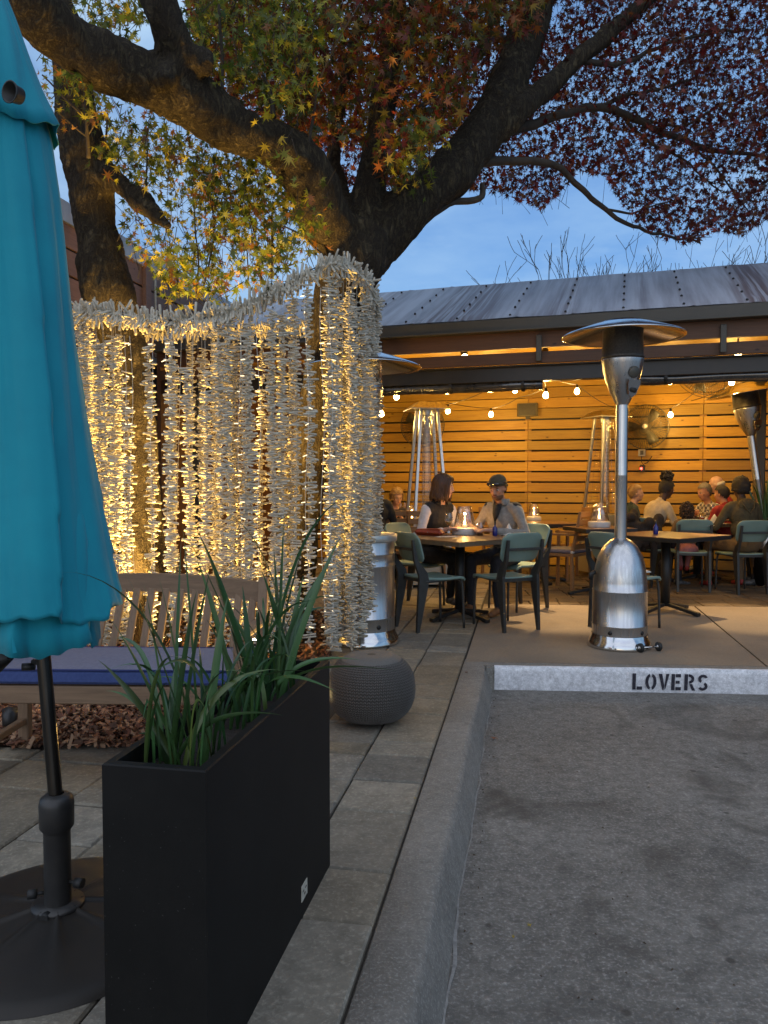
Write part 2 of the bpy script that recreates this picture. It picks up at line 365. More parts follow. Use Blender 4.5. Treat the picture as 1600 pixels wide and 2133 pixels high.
# ------------------------------------------------------------------ ground
def concrete(name, c1, c2, c3, patch=1.2, grit=130, bump=.5, rough=.85, crack=False, kc=.22):
    m, nt, b = base_mat(name); L = nt.links.new; tc = N(nt, 'ShaderNodeTexCoord')
    a = N(nt, 'ShaderNodeTexNoise', i_Scale=patch, i_Detail=7.0, i_Roughness=.62, i_Distortion=.4); L(tc.outputs['Object'], a.inputs['Vector'])
    g = N(nt, 'ShaderNodeTexNoise', i_Scale=grit, i_Detail=3.0, i_Roughness=.7); L(tc.outputs['Object'], g.inputs['Vector'])
    r1 = N(nt, 'ShaderNodeMapRange'); r1.inputs[1].default_value = .33; r1.inputs[2].default_value = .66; L(a.outputs['Fac'], r1.inputs[0])
    r2 = N(nt, 'ShaderNodeMapRange'); r2.inputs[1].default_value = .52; r2.inputs[2].default_value = .70; L(g.outputs['Fac'], r2.inputs[0])
    x = N(nt, 'ShaderNodeMix', data_type='RGBA'); x.inputs[6].default_value = (*c1, 1); x.inputs[7].default_value = (*c2, 1); L(r1.outputs[0], x.inputs[0])
    y = N(nt, 'ShaderNodeMix', data_type='RGBA'); y.inputs[7].default_value = (*c3, 1); L(r2.outputs[0], y.inputs[0]); L(x.outputs[2], y.inputs[6])
    c = y.outputs[2]
    k = N(nt, 'ShaderNodeTexNoise', i_Scale=grit * .25, i_Detail=6.0, i_Roughness=.75); L(tc.outputs['Object'], k.inputs['Vector'])
    r3 = N(nt, 'ShaderNodeMapRange'); r3.inputs[1].default_value = .3; r3.inputs[2].default_value = .7; r3.inputs[3].default_value = 1 - kc * 1.6; r3.inputs[4].default_value = 1 + kc * 1.5; L(k.outputs['Fac'], r3.inputs[0])
    z = N(nt, 'ShaderNodeMix', data_type='RGBA', blend_type='MULTIPLY'); z.inputs[0].default_value = 1; L(c, z.inputs[6]); L(r3.outputs[0], z.inputs[7]); c = z.outputs[2]
    if crack:
        # scuffs / drips of oil with a shape of their own
        s = N(nt, 'ShaderNodeTexNoise', i_Scale=1.7, i_Detail=3.0, i_Distortion=1.2); L(tc.outputs['Object'], s.inputs['Vector'])
        r4 = N(nt, 'ShaderNodeMapRange'); r4.inputs[1].default_value = .52; r4.inputs[2].default_value = .70; r4.inputs[4].default_value = .75; L(s.outputs['Fac'], r4.inputs[0])
        q = N(nt, 'ShaderNodeMix', data_type='RGBA'); q.inputs[7].default_value = (c1[0] * .42, c1[1] * .40, c1[2] * .38, 1); L(r4.outputs[0], q.inputs[0]); L(c, q.inputs[6]); c = q.outputs[2]
        v = N(nt, 'ShaderNodeTexVoronoi', i_Scale=5.0); v.inputs['Randomness'].default_value = 1; L(tc.outputs['Object'], v.inputs['Vector'])
        r5 = N(nt, 'ShaderNodeMapRange'); r5.inputs[1].default_value = .085; r5.inputs[2].default_value = .05; r5.inputs[3].default_value = 0; r5.inputs[4].default_value = .75; L(v.outputs['Distance'], r5.inputs[0])
        q2 = N(nt, 'ShaderNodeMix', data_type='RGBA'); q2.inputs[7].default_value = (c1[0] * .35, c1[1] * .33, c1[2] * .3, 1); L(r5.outputs[0], q2.inputs[0]); L(c, q2.inputs[6]); c = q2.outputs[2]
    L(c, b.inputs['Base Color']); b.inputs['Roughness'].default_value = rough
    bp = N(nt, 'ShaderNodeBump'); bp.inputs['Strength'].default_value = bump; bp.inputs['Distance'].default_value = .006
    ad = N(nt, 'ShaderNodeMath', operation='ADD'); L(g.outputs['Fac'], ad.inputs[0]); L(k.outputs['Fac'], ad.inputs[1]); L(ad.outputs[0], bp.inputs['Height']); L(bp.outputs[0], b.inputs['Normal'])
    return m
m_lot = concrete('lot_concrete', (.125, .115, .100), (.20, .185, .162), (.28, .26, .235), .9, 75, .9, crack=True, kc=.27)
m_kerb = concrete('kerb_concrete', (.165, .15, .128), (.235, .215, .185), (.30, .28, .25), 3, 110, .6, kc=.16)
m_slab = concrete('slab_concrete', (.175, .135, .098), (.235, .185, .133), (.29, .23, .17), 1.5, 160, .18, kc=.08)
m_paver = concrete('paver_stone', (.15, .135, .11), (.21, .19, .155), (.25, .23, .19), 5, 60, .35, kc=.16)
m_kerbwhite = concrete('kerb_white_paint', (.58, .585, .61), (.70, .70, .72), (.74, .74, .76), 9, 120, .4)
# worn paint chips on the white kerb
_nt = m_kerbwhite.node_tree; _b = _nt.nodes['Principled BSDF']; _c = _b.inputs['Base Color'].links[0].from_socket
_tc = N(_nt, 'ShaderNodeTexCoord'); _n = N(_nt, 'ShaderNodeTexNoise', i_Scale=26.0, i_Detail=8.0, i_Roughness=.8); _nt.links.new(_tc.outputs['Object'], _n.inputs['Vector'])
_r = N(_nt, 'ShaderNodeMapRange'); _r.inputs[1].default_value = .64; _r.inputs[2].default_value = .68; _nt.links.new(_n.outputs['Fac'], _r.inputs[0])
_x = N(_nt, 'ShaderNodeMix', data_type='RGBA'); _x.inputs[7].default_value = (.16, .145, .13, 1); _nt.links.new(_r.outputs[0], _x.inputs[0]); _nt.links.new(_c, _x.inputs[6]); _nt.links.new(_x.outputs[2], _b.inputs['Base Color'])
# per-stone tint
_nt = m_paver.node_tree; _b = _nt.nodes['Principled BSDF']; _c = _b.inputs['Base Color'].links[0].from_socket
_a = N(_nt, 'ShaderNodeAttribute', attribute_name='col'); _x = N(_nt, 'ShaderNodeMix', data_type='RGBA', blend_type='MULTIPLY'); _x.inputs[0].default_value = 1
_nt.links.new(_c, _x.inputs[6]); _nt.links.new(_a.outputs['Color'], _x.inputs[7]); _nt.links.new(_x.outputs[2], _b.inputs['Base Color'])

KH = .16
b = MB(); b.add([(-250, -60, -KH), (250, -60, -KH), (250, 300, -KH), (-250, 300, -KH)], [(0, 1, 2, 3)])
tag(b.build('parking_lot', m_lot), kind='structure')
J1, J2 = G(711, 2132), G(969, 1368)
U = (J2 - J1).normalized(); V = Vector((U.y, -U.x, 0))            # along the kerb, and to its right
K1, K2 = G(1030, 1388), G(1600, 1397)
W = (K2 - K1).normalized(); WN = Vector((-W.y, W.x, 0))            # along the white kerb, and away from the camera
def cross(p, u, q, v):
    d = u.x * v.y - u.y * v.x; t = ((q.x - p.x) * v.y - (q.y - p.y) * v.x) / d; return p + u * t
JN = G(1300, 1383.5) ; # joint behind the white kerb
Jc = cross(J1, U, JN, W)                                           # corner of slab joint and kerb joint
# long concrete kerb on the left of the parking bay
prof = [(.004, -.19), (.004, -.006), (.010, 0), (.135, 0), (.152, -.006), (.163, -.025), (.185, -.10), (.205, -KH - .01)]
mb = MB(); Ltot = (Jc - J1).length + 1.7; n = 90; vs = []
for i in range(n + 1):
    t = -1.6 + (Ltot - .02) * i / n; base = J1 + U * t
    for k, (a, z) in enumerate(prof):
        wob = noise.noise(Vector((t * 1.7, k * .3, 3))) * .012 + noise.noise(Vector((t * 7, k, 9))) * .004
        a2 = a + (wob if k > 2 else 0); p = base + V * a2; vs.append((p.x, p.y, z + (noise.noise(Vector((t * 3, k, 1))) * .003 if 1 < k < 7 else 0)))
k = len(prof)
mb.add(vs, [(i * k + j, (i + 1) * k + j, (i + 1) * k + j + 1, i * k + j + 1) for i in range(n) for j in range(k - 1)], 0, True)
tag(mb.build('kerb', m_kerb, recalc=True), kind='structure')
mb = MB(); n = 260; vs = []
for i in range(n + 1):
    t = -1.0 + (Ltot - 1.1) * i / n; base = J1 + U * t; wob = noise.noise(Vector((t * 1.7, 2.1, 3))) * .012 + noise.noise(Vector((t * 5, 0, 7))) * .012
    w_ = max(0, noise.noise(Vector((t * 2.6, 0, 33))) + .25) * .016 + max(0, noise.noise(Vector((t * 19, 0, 5)))) * .007
    for (o_, z) in ((.203 + wob, -KH + .003), (.205 + wob + w_, -KH + .0035)):
        p = base + V * o_; vs.append((p.x, p.y, z))
mb.add(vs, [(i * 2, i * 2 + 1, i * 2 + 3, i * 2 + 2) for i in range(n)])
tag(mb.build('kerb', mat('mortar_crust', (.32, .31, .29), (.20, .19, .18), 40, .9)), kind='structure')
# cross kerb, painted white face, unpainted top strip
S0 = cross(K1, W, J1 + V * .135, U)
mb = MB(); wl = 9.0; n = 160; prof2 = [(0.0, -KH - .01), (-.012, -.03), (-.006, -.006), (.012, .0015), (.03, .0015)]
vs = []
for i in range(n + 1):
    p0 = K1 + W * (.0 + wl * i / n)
    for kk, (a, z) in enumerate(prof2):
        jj = noise.noise(Vector((i * .35, kk * 2, 4))) * .004
        if kk == 0: a += 0
        p = p0 + WN * (a + jj); vs.append((p.x, p.y, z + jj))
k = len(prof2)
mb.add(vs, [(i * k + j, (i + 1) * k + j, (i + 1) * k + j + 1, i * k + j + 1) for i in range(n) for j in range(k - 1)], 0, True)
tag(mb.build('kerb', m_kerbwhite, recalc=True), kind='structure')
jd = (cross(JN, W, K1, WN) - K1).length
mb = MB(); A0 = K1 + WN * .03; A1 = K1 + W * wl + WN * .03; B1 = K1 + W * wl + WN * (jd - .006); C0 = cross(J1 + V * .02, U, K1 + WN * (jd - .006), W)
E0 = cross(J1 + V * .02, U, K1 + WN * .03, W); Ee = cross(J1 + V * .165, U, K1, W)
mb.prism([(p.x, p.y) for p in (E0, A0, A1, B1, C0)], -.2, .0)
mb.prism([(p.x, p.y) for p in (Ee - U * .03, K1 - W * .0, K1 + WN * .03, Ee + U * .03)], -.2, -.004)
tag(mb.build('kerb', m_kerb, recalc=True), kind='structure')
# stencilled letters on the white face
m_stencil = mat('stencil_paint', (.02, .018, .03), (.07, .065, .08), 55, .7, lo=.5, hi=.75)
def arc(cx, cy, rx, ry, a0, a1, th, n=7):
    o = [(cx + rx * math.cos(R(a0 + (a1 - a0) * i / n)), cy + ry * math.sin(R(a0 + (a1 - a0) * i / n))) for i in range(n + 1)]
    q = [(cx + (rx - th) * math.cos(R(a1 + (a0 - a1) * i / n)), cy + (ry - th) * math.sin(R(a1 + (a0 - a1) * i / n))) for i in range(n + 1)]
    return o + q
rc = lambda x0, y0, x1, y1: [(x0, y0), (x1, y0), (x1, y1), (x0, y1)]
LET = {'L': [rc(0, 0, .19, 1), rc(.25, 0, .55, .2)],
 'O': [arc(.29, .5, .29, .5, 100, 260, .17), arc(.33, .5, .29, .5, -80, 80, .17)],
 'V': [[(0, 1), (.2, 1), (.34, .25), (.30, 0), (.24, 0)], [(.42, 1), (.6, 1), (.40, .08), (.36, .02), (.36, .3)]],
 'E': [rc(0, 0, .19, 1), rc(.24, .8, .52, 1), rc(.24, .41, .46, .59), rc(.24, 0, .54, .2)],
 'R': [rc(0, 0, .19, 1), arc(.26, .71, .28, .29, -88, 88, .16), rc(.22, .84, .27, 1), [(.27, .4), (.42, .4), (.62, 0), (.43, 0)]],
 'S': [arc(.3, .72, .27, .28, 20, 240, .16), arc(.3, .27, .27, .27, -155, 65, .16)]}
mb = MB(); x = 0.0; hgt = .112; L0 = K1 + W * ((G(1316, 1392) - K1).dot(W)); span = (G(1470, 1392) - K1).dot(W) - (G(1316, 1392) - K1).dot(W)
tot = sum(.72 for _ in 'LOVERS'); sx = span / (tot - .12)
for ch in 'LOVERS':
    for poly in LET[ch]:
        pts = []
        for (a, c) in poly:
            zz = -KH + .02 + c * hgt; f = (zz + KH) / KH
            pts.append(L0 + W * ((x + a) * sx) + WN * (-.012 * min(1, f * 1.2) - .0075) + Vector((0, 0, zz)))
        nn = len(pts); mb.add(pts + [p - WN * .0015 for p in pts], [tuple(range(nn)), tuple(range(nn, 2 * nn))] + [(i, (i + 1) % nn, nn + (i + 1) % nn, nn + i) for i in range(nn)])
    x += .72
o = mb.build('stencil_lettering', m_stencil, recalc=True); tag(o, 'black stencilled LOVERS letters painted on the white kerb face', 'lettering')
# patio slab
mb = MB(); far = G(1000, 1258)
s0 = C0 + U * .02; yfar = 3.0
def onW(p, t): return p + W * t
fl = cross(J1 + V * .012, U, far, W)
g1 = cross(G(1450, 1265), (G(1600, 1390) - G(1450, 1265)).normalized(), K1 + WN * (jd + .006), W)
g2 = cross(G(1450, 1265), (G(1600, 1390) - G(1450, 1265)).normalized(), far, W)
q0 = cross(J1 + V * .012, U, K1 + WN * (jd + .006), W)
gw = .008
for poly in ([q0, g1 - W * gw, g2 - W * gw, fl], [g1 + W * gw, g1 + W * 7, g2 + W * 7, g2 + W * gw]):
    mb.prism([(p.x, p.y) for p in poly], -.2, .0)
tag(mb.build('patio_slab', m_slab, recalc=True), kind='structure')
mb = MB(); mb.prism([(-12, -2), (J1 - U * 1.6).to_tuple()[:2], (Jc).to_tuple()[:2], (Jc + W * 9.5).to_tuple()[:2], (Jc + W * 9.5 + U * 12).to_tuple()[:2], (-12, 17)], -.3, -.016)
tag(mb.build('paving_bed', mat('joint_sand', (.04, .036, .03), None, 8, .95)), kind='structure')
# paver path: ashlar stones
mb = MB(); cols = []; random.seed(5)
def stone(a0, a1, c0, c1, origin, uu, vv):
    gp = .0032 + random.random() * .0022
    z = random.uniform(-.003, .003); tl = (random.uniform(-.0025, .0025), random.uniform(-.0025, .0025))
    vs = []
    for (ins, zz) in ((0, -.05), (0, -.007), (.006, 0)):
        for (a, c) in ((a0 + gp + ins, c0 + gp + ins), (a1 - gp - ins, c0 + gp + ins), (a1 - gp - ins, c1 - gp - ins), (a0 + gp + ins, c1 - gp - ins)):
            p = origin + uu * a + vv * c; vs.append((p.x, p.y, zz + z + (tl[0] if a > (a0 + a1) / 2 else 0) + (tl[1] if c > (c0 + c1) / 2 else 0)))
    fs = [(8, 9, 10, 11)] + [(i, (i + 1) % 4, 4 + (i + 1) % 4, 4 + i) for i in range(4)] + [(4 + i, 4 + (i + 1) % 4, 8 + (i + 1) % 4, 8 + i) for i in range(4)]
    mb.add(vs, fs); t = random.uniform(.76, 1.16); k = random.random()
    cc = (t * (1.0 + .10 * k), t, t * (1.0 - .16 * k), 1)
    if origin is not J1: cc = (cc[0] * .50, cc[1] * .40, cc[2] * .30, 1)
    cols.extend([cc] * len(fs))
cpos = -.001; widths = [.30, .30, .45, .30, .45, .60, .30, .45]
ci = 0
while cpos > -7:
    wd = widths[ci % len(widths)]; a = -1.8 + random.random() * .3
    while a < 13.5:
        ln = random.choice([.15, .15, .23, .3, .3, .45, .45]) if ci else random.choice([.16, .2, .3, .3, .45, .5])
        ctr = J1 + U * (a + ln / 2) + V * (cpos - wd / 2)
        if not (3.62 < ctr.y < 7.4 and -3.2 < ctr.x < -.42): stone(a, a + ln, cpos - wd, cpos, J1, U, V)
        a += ln
    cpos -= wd; ci += 1
# paved area behind the slab
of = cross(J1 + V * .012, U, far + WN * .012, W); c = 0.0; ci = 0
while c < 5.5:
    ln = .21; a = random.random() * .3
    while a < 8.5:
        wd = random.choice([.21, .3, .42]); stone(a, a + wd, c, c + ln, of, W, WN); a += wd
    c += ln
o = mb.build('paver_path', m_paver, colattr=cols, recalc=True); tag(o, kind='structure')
# mulch bed
m_bed = mat('mulch_soil', (.05, .028, .016), (.03, .017, .01), 30, .95, bump=.8, bscale=80)
mb = MB(); n = 40; vs = []
for i in range(n + 1):
    for j in range(n + 1):
        x = -3.3 + 2.95 * i / n; y = 3.56 + 3.95 * j / n; e = min(i, j, n - i, n - j) / n
        vs.append((x, y, -.012 + min(.03, e * .5) + noise.noise(Vector((x * 4, y * 4, 0))) * .012))
mb.add(vs, [(i * (n + 1) + j, (i + 1) * (n + 1) + j, (i + 1) * (n + 1) + j + 1, i * (n + 1) + j + 1) for i in range(n) for j in range(n)], 0, True)
tag(mb.build('mulch_bed', m_bed), kind='structure')
nc = 13000; P = np.empty((nc, 3)); P[:, 0] = RNG.uniform(-3.3, -.38, nc); P[:, 1] = np.where(RNG.random(nc) < .65, RNG.uniform(3.54, 4.5, nc), RNG.uniform(3.6, 7.4, nc)); P[:, 2] = .022 + RNG.random(nc) * .022
ln = RNG.uniform(.012, .034, nc); wd = RNG.uniform(.006, .014, nc); yaw = RNG.uniform(0, 6.28, nc); tx = RNG.normal(0, .45, nc); ty = RNG.normal(0, .3, nc)
ax = np.stack([np.cos(yaw), np.sin(yaw), tx], 1) * ln[:, None]; ay = np.stack([-np.sin(yaw), np.cos(yaw), ty], 1) * wd[:, None]; az = np.cross(ax, ay); az /= np.linalg.norm(az, axis=1)[:, None]; az *= .003
top = np.stack([P - ax - ay + az, P + ax - ay * .6 + az, P + ax * .9 + ay + az, P - ax * .8 + ay * .8 + az], 1)
bot = np.stack([P - ax - ay - az, P - ax * .8 + ay * .8 - az, P + ax * .9 + ay - az, P + ax - ay * .6 - az], 1)
s1 = np.stack([P - ax - ay - az, P + ax - ay * .6 - az, P + ax - ay * .6 + az, P - ax - ay + az], 1)
Vv = np.concatenate([top, bot, s1], 0).reshape(-1, 3)
pal = np.array([(.22, .09, .045), (.14, .055, .03), (.30, .15, .08), (.10, .05, .03), (.36, .22, .13)]); cc = pal[RNG.integers(0, 5, nc)]; cc = np.concatenate([cc, np.ones((nc, 1))], 1)
o = npmesh('bark_mulch', Vv, 4, mat('mulch_chips', (1, 1, 1), None, 8, .85, attr=True), None, np.concatenate([cc] * 3, 0)); tag(o, 'loose red brown bark chips under and behind the bench', 'mulch', kind='stuff')

# ------------------------------------------------------------------ pavilion (roof, gutter, beams, slatted back wall)
PA = -R(17.5)
pav = T('covered_pavilion', 'open fronted pavilion with rusty metal roof and glowing slatted cedar back wall', 'pavilion', (0, 0, 0), PA)
EN, WNY, SL, SR = 7.88, 11.70, -5.3, 5.2
def rust_mat():
    m, nt, b = base_mat('galvanised_roof'); L = nt.links.new; tc = N(nt, 'ShaderNodeTexCoord')
    def nz(scv, s, d, lo, hi):
        mp = N(nt, 'ShaderNodeMapping'); mp.inputs['Scale'].default_value = scv; L(tc.outputs['Object'], mp.inputs[0])
        n = N(nt, 'ShaderNodeTexNoise', i_Scale=s, i_Detail=d, i_Roughness=.6); L(mp.outputs[0], n.inputs['Vector'])
        r = N(nt, 'ShaderNodeMapRange'); r.inputs[1].default_value = lo; r.inputs[2].default_value = hi; L(n.outputs['Fac'], r.inputs[0]); return r.outputs[0]
    f1 = nz((1, .03, .06), 1.3, 3.0, .50, .60); f2 = nz((1, .015, .03), 26.0, 3.0, .36, .56); f3 = nz((1, .04, .08), 9, 5.0, .35, .65)
    mul = N(nt, 'ShaderNodeMath', operation='MULTIPLY'); L(f1, mul.inputs[0]); L(f2, mul.inputs[1])
    x = N(nt, 'ShaderNodeMix', data_type='RGBA'); x.inputs[6].default_value = (.50, .51, .56, 1); x.inputs[7].default_value = (.27, .255, .28, 1); L(f3, x.inputs[0])
    y = N(nt, 'ShaderNodeMix', data_type='RGBA'); y.inputs[7].default_value = (.13, .07, .055, 1); L(mul.outputs[0], y.inputs[0]); L(x.outputs[2], y.inputs[6]); L(y.outputs[2], b.inputs['Base Color'])
    b.inputs['Metallic'].default_value = .0; b.inputs['Roughness'].default_value = .42
    return m
m_roof = rust_mat()
mb = MB(); sl = 2.13; ca, sa = math.cos(R(23.5)), math.sin(R(23.5)); z0 = 2.91; nx = 400; ny = 14; vs = []
for i in range(nx + 1):
    s_ = SL + (SR - SL) * i / nx
    for j in range(ny + 1):
        t = sl * j / ny; seam = abs(((s_ + .25) % .55) - .275); dz = .007 * max(0, 1 - seam / .03)
        q = (t * 3.1) % 1.0; crease = .016 * max(0, 1 - abs(q - .5) * 9) * max(0, 1 - seam * 3.5)
        dz += crease + noise.noise(Vector((s_ * 2.2, t * 2.5, 5))) * .008
        vs.append((s_, EN - .04 + t * ca - dz * sa, z0 + t * sa + dz * ca))
mb.add(vs, [(i * (ny + 1) + j, (i + 1) * (ny + 1) + j, (i + 1) * (ny + 1) + j + 1, i * (ny + 1) + j + 1) for i in range(nx) for j in range(ny)], 0, True)
yb = EN - .04 + sl * ca; zb = z0 + sl * sa
mb.add([(SL, yb, zb), (SR, yb, zb), (SR, WNY + .5, zb - .35), (SL, WNY + .5, zb - .35)], [(0, 1, 2, 3)])
mb.add([(SL, EN - .04, z0 - .02), (SR, EN - .04, z0 - .02), (SR, yb, zb - .03), (SL, yb, zb - .03), (SR, WNY + .5, zb - .39), (SL, WNY + .5, zb - .39)], [(0, 1, 2, 3), (3, 2, 4, 5)], 0)
s_ = SL + .3
while s_ < SR:
    for q in range(6):
        t = .08 + q * .37 + (q % 2) * .03
        mb.ball((s_, EN - .04 + t * ca - .010 * sa, z0 + t * sa + .010 * ca), .014, 6, 4, mi=1)
    s_ += .55
roof = mb.build('metal_roof', [m_roof, m_dark], pav)
mb = MB()
mb.box(((SL + SR) / 2, EN - .02, z0 - .065), (SR - SL, .07, .115), bev=.008)
mb.box(((SL + SR) / 2, EN - .03, z0 - .128), (SR - SL, .10, .02), bev=.004)
mb.build('gutter', m_gutter, pav)
mb = MB(); cl = []
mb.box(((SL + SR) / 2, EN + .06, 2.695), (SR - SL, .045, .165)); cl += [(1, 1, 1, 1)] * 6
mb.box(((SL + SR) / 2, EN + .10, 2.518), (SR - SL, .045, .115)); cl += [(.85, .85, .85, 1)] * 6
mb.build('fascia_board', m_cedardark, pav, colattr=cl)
mb = MB(); mb.box(((SL + SR) / 2, EN + .24, 2.375), (SR - SL, .12, .155), bev=.006)
mb.build('header_beam', m_beam, pav)
mb = MB(); mb.box(((SL + SR) / 2, EN + .17, 2.452), (SR - SL, .10, .012)); mb.build('header_flange', m_dark, pav)
for s_ in (-2.55, -.857, .85, 2.55):
    mb = MB(); mb.box((s_, EN + .02, 2.60), (.055, .045, .26), bev=.004); mb.build('hanger_post', m_gutter, pav)
for s_ in (-4.9, 1.57, 4.6):
    mb = MB(); mb.box((s_, EN + 2.65 if s_ > 0 else EN + .24, 1.15 if s_ < 0 else 1.4), (.12, .12, 2.3 if s_ < 0 else 2.8), bev=.01); mb.build('post', m_gutter, pav)
# ceiling joists and boards
mb = MB(); cl = []; yy = EN + .3
random.seed(3)
while yy < WNY:
    t = random.uniform(.8, 1.1); mb.box(((SL + SR) / 2, yy + .07, 2.83), (SR - SL, .135, .02)); cl += [(t, t, t, 1)] * 6; yy += .14
mb.build('ceiling', m_cedar, pav, colattr=cl)
# back wall: solid boards high up, open slats lower
mb = MB(); cl = []; zz = .02; kk = 0
joints = [-3.86, -1.42, 1.02, 3.46]
while zz < 2.80:
    hgt = .131 if zz < 2.06 else .148
    ed = [SL] + [j + random.uniform(-.0, .0) for j in joints] + [SR]
    for i in range(len(ed) - 1):
        t = random.uniform(.70, 1.14); q = random.uniform(-.06, .06)
        mb.box(((ed[i] + ed[i + 1]) / 2, WNY + random.uniform(-.004, .004), zz + hgt / 2), (ed[i + 1] - ed[i] - .006, .022, hgt), bev=.003)
        cl += [(t + q, t, t - q, 1)] * 26
    zz += .156; kk += 1
mb.build('slat_wall', m_cedar, pav, colattr=cl)
for j in joints + [-2.8, -.3, 2.2]:
    if j in joints:
        mb = MB(); mb.box((j, WNY + .035, 1.4), (.09, .04, 2.78)); mb.build('wall_stud', mat('stud_wood', (.30, .16, .06), None, 8, .6) if 'stud_wood' not in bpy.data.materials else bpy.data.materials['stud_wood'], pav)
mb = MB(); mb.box(((SL + SR) / 2, WNY + .12, 1.6), (SR - SL, .05, 3.4)); mb.build('wall_backing', m_black, pav)
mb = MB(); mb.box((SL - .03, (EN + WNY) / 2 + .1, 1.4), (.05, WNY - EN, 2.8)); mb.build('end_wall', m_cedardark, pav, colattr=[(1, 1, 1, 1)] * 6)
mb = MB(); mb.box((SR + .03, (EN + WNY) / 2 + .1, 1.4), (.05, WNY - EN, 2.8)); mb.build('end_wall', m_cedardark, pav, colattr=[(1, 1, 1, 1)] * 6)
# clear-vinyl drop screens rolled up under the beam
PVI = pav.matrix_basis
def PV(s, n, z): return PVI @ Vector((s, n, z))
def roll(a, b_, z, label):
    t = T('rolled_vinyl_screen', label, 'rolled screen', PV((a + b_) / 2, EN + .26, z), PA, 'rolled vinyl screens under the beam')
    mb = MB(); pts = []; rr = []; n = 26; ln = b_ - a
    for i in range(n + 1):
        s_ = -ln / 2 + ln * i / n; pts.append((s_, noise.noise(Vector((s_ * 2, 0, z))) * .02, noise.noise(Vector((s_ * 1.5, 4, z))) * .02 - .015 * math.cos(s_)))
        rr.append(.058 + .012 * noise.noise(Vector((s_ * 4, 1, 2))))
    mb.tube(pts, rr, 14); mb.tube([(p[0], p[1] + .03, p[2] + .05) for p in pts], [r * .6 for r in rr], 10); mb.build('vinyl_roll', m_vinyl, t)
    for k in (-.38, .02, .4):
        mb = MB(); mb.lathe([(.074, -.015), (.076, 0), (.074, .015)], 14, (ln * k, 0, .0), axis=Matrix.Rotation(R(90), 3, 'Y')); mb.build('strap', m_black, t)
roll(-2.85, -.84, 2.275, 'rolled up clear plastic screen hanging under the beam left of the steel heater')
roll(.05, 2.6, 2.29, 'rolled up clear plastic screen hanging under the beam right of the steel heater')

# ------------------------------------------------------------------ cedar-clad building on the left
wa = math.atan(.184)
lw = T('cedar_clad_building', 'tall reddish cedar clad building wall with grey metal parapet behind the left tree', 'building', (-3.3, 7.0, 0), -wa)
mb = MB(); cl = []; zz = 2.78
while zz < 3.80:
    for (a, c) in ((-3.5, .6), (.6, 3.0), (3.0, 5.2)):
        t = random.uniform(.8, 1.15); mb.box((0, (a + c) / 2, zz + .128), (.03, c - a - .006, .245), bev=.003); cl += [(t, t, t, 1)] * 26
    zz += .268
mb.build('cladding', m_redwood, lw, colattr=cl)
mb = MB(); mb.box((.0, .85, 3.92), (.08, 8.8, .21), bev=.006); mb.build('parapet_cap', mat('grey_flashing', (.36, .37, .38), (.46, .47, .48), 4, .45, metal=.3), lw)
mb = MB(); mb.box((-.09, .85, 1.95), (.1, 8.7, 3.85)); mb.build('wall', mat('dark_render', (.05, .04, .035), (.035, .03, .026), 3, .8), lw)
mb = MB(); mb.box((.02, .85, 2.745), (.06, 8.7, .05)); mb.build('trim', mat('pale_trim', (.5, .5, .5), None, 5, .5), lw)
mb = MB(); mb.box((.035, 2.35, 3.3), (.05, .13, 1.04)); mb.build('corner_board', m_redwood, lw, colattr=[(.8, .8, .8, 1)] * 6)
mb = MB(); mb.tube([(.07, 2.5, 2.78), (.07, 2.5, 3.85)], .014, 8); mb.build('conduit', m_white, lw)
# ------------------------------------------------------------------ trees
def bark():
    m, nt, b = base_mat('oak_bark'); L = nt.links.new; tc = N(nt, 'ShaderNodeTexCoord')
    mp = N(nt, 'ShaderNodeMapping'); mp.inputs['Scale'].default_value = (1, 1, .36); L(tc.outputs['Object'], mp.inputs[0])
    n = N(nt, 'ShaderNodeTexNoise', i_Scale=17.0, i_Detail=7.0, i_Roughness=.68, i_Distortion=.7); L(mp.outputs[0], n.inputs['Vector'])
    s1 = N(nt, 'ShaderNodeMath', operation='SUBTRACT'); s1.inputs[1].default_value = .5; L(n.outputs['Fac'], s1.inputs[0])
    s2 = N(nt, 'ShaderNodeMath', operation='ABSOLUTE'); L(s1.outputs[0], s2.inputs[0])
    r = N(nt, 'ShaderNodeMapRange'); r.inputs[1].default_value = .0; r.inputs[2].default_value = .13; L(s2.outputs[0], r.inputs[0])
    big = N(nt, 'ShaderNodeTexNoise', i_Scale=2.5, i_Detail=5.0); L(tc.outputs['Object'], big.inputs['Vector'])
    x = N(nt, 'ShaderNodeMix', data_type='RGBA'); x.inputs[6].default_value = (.070, .052, .032, 1); x.inputs[7].default_value = (.125, .10, .055, 1); L(big.outputs['Fac'], x.inputs[0])
    y = N(nt, 'ShaderNodeMix', data_type='RGBA'); y.inputs[6].default_value = (.034, .025, .017, 1); L(r.outputs[0], y.inputs[0]); L(x.outputs[2], y.inputs[7]); L(y.outputs[2], b.inputs['Base Color'])
    b.inputs['Roughness'].default_value = .9; b.inputs['Specular IOR Level'].default_value = .25
    h = N(nt, 'ShaderNodeMath', operation='ADD'); L(r.outputs[0], h.inputs[0]); n2 = N(nt, 'ShaderNodeTexNoise', i_Scale=70.0, i_Detail=4.0); L(tc.outputs['Object'], n2.inputs['Vector']); L(n2.outputs['Fac'], h.inputs[1])
    bp = N(nt, 'ShaderNodeBump'); bp.inputs['Strength'].default_value = 1.0; bp.inputs['Distance'].default_value = .02; L(h.outputs[0], bp.inputs['Height']); L(bp.outputs[0], b.inputs['Normal'])
    return m
m_bark = bark()
m_twig = mat('twig', (.055, .04, .027), (.03, .023, .016), 10, .85)
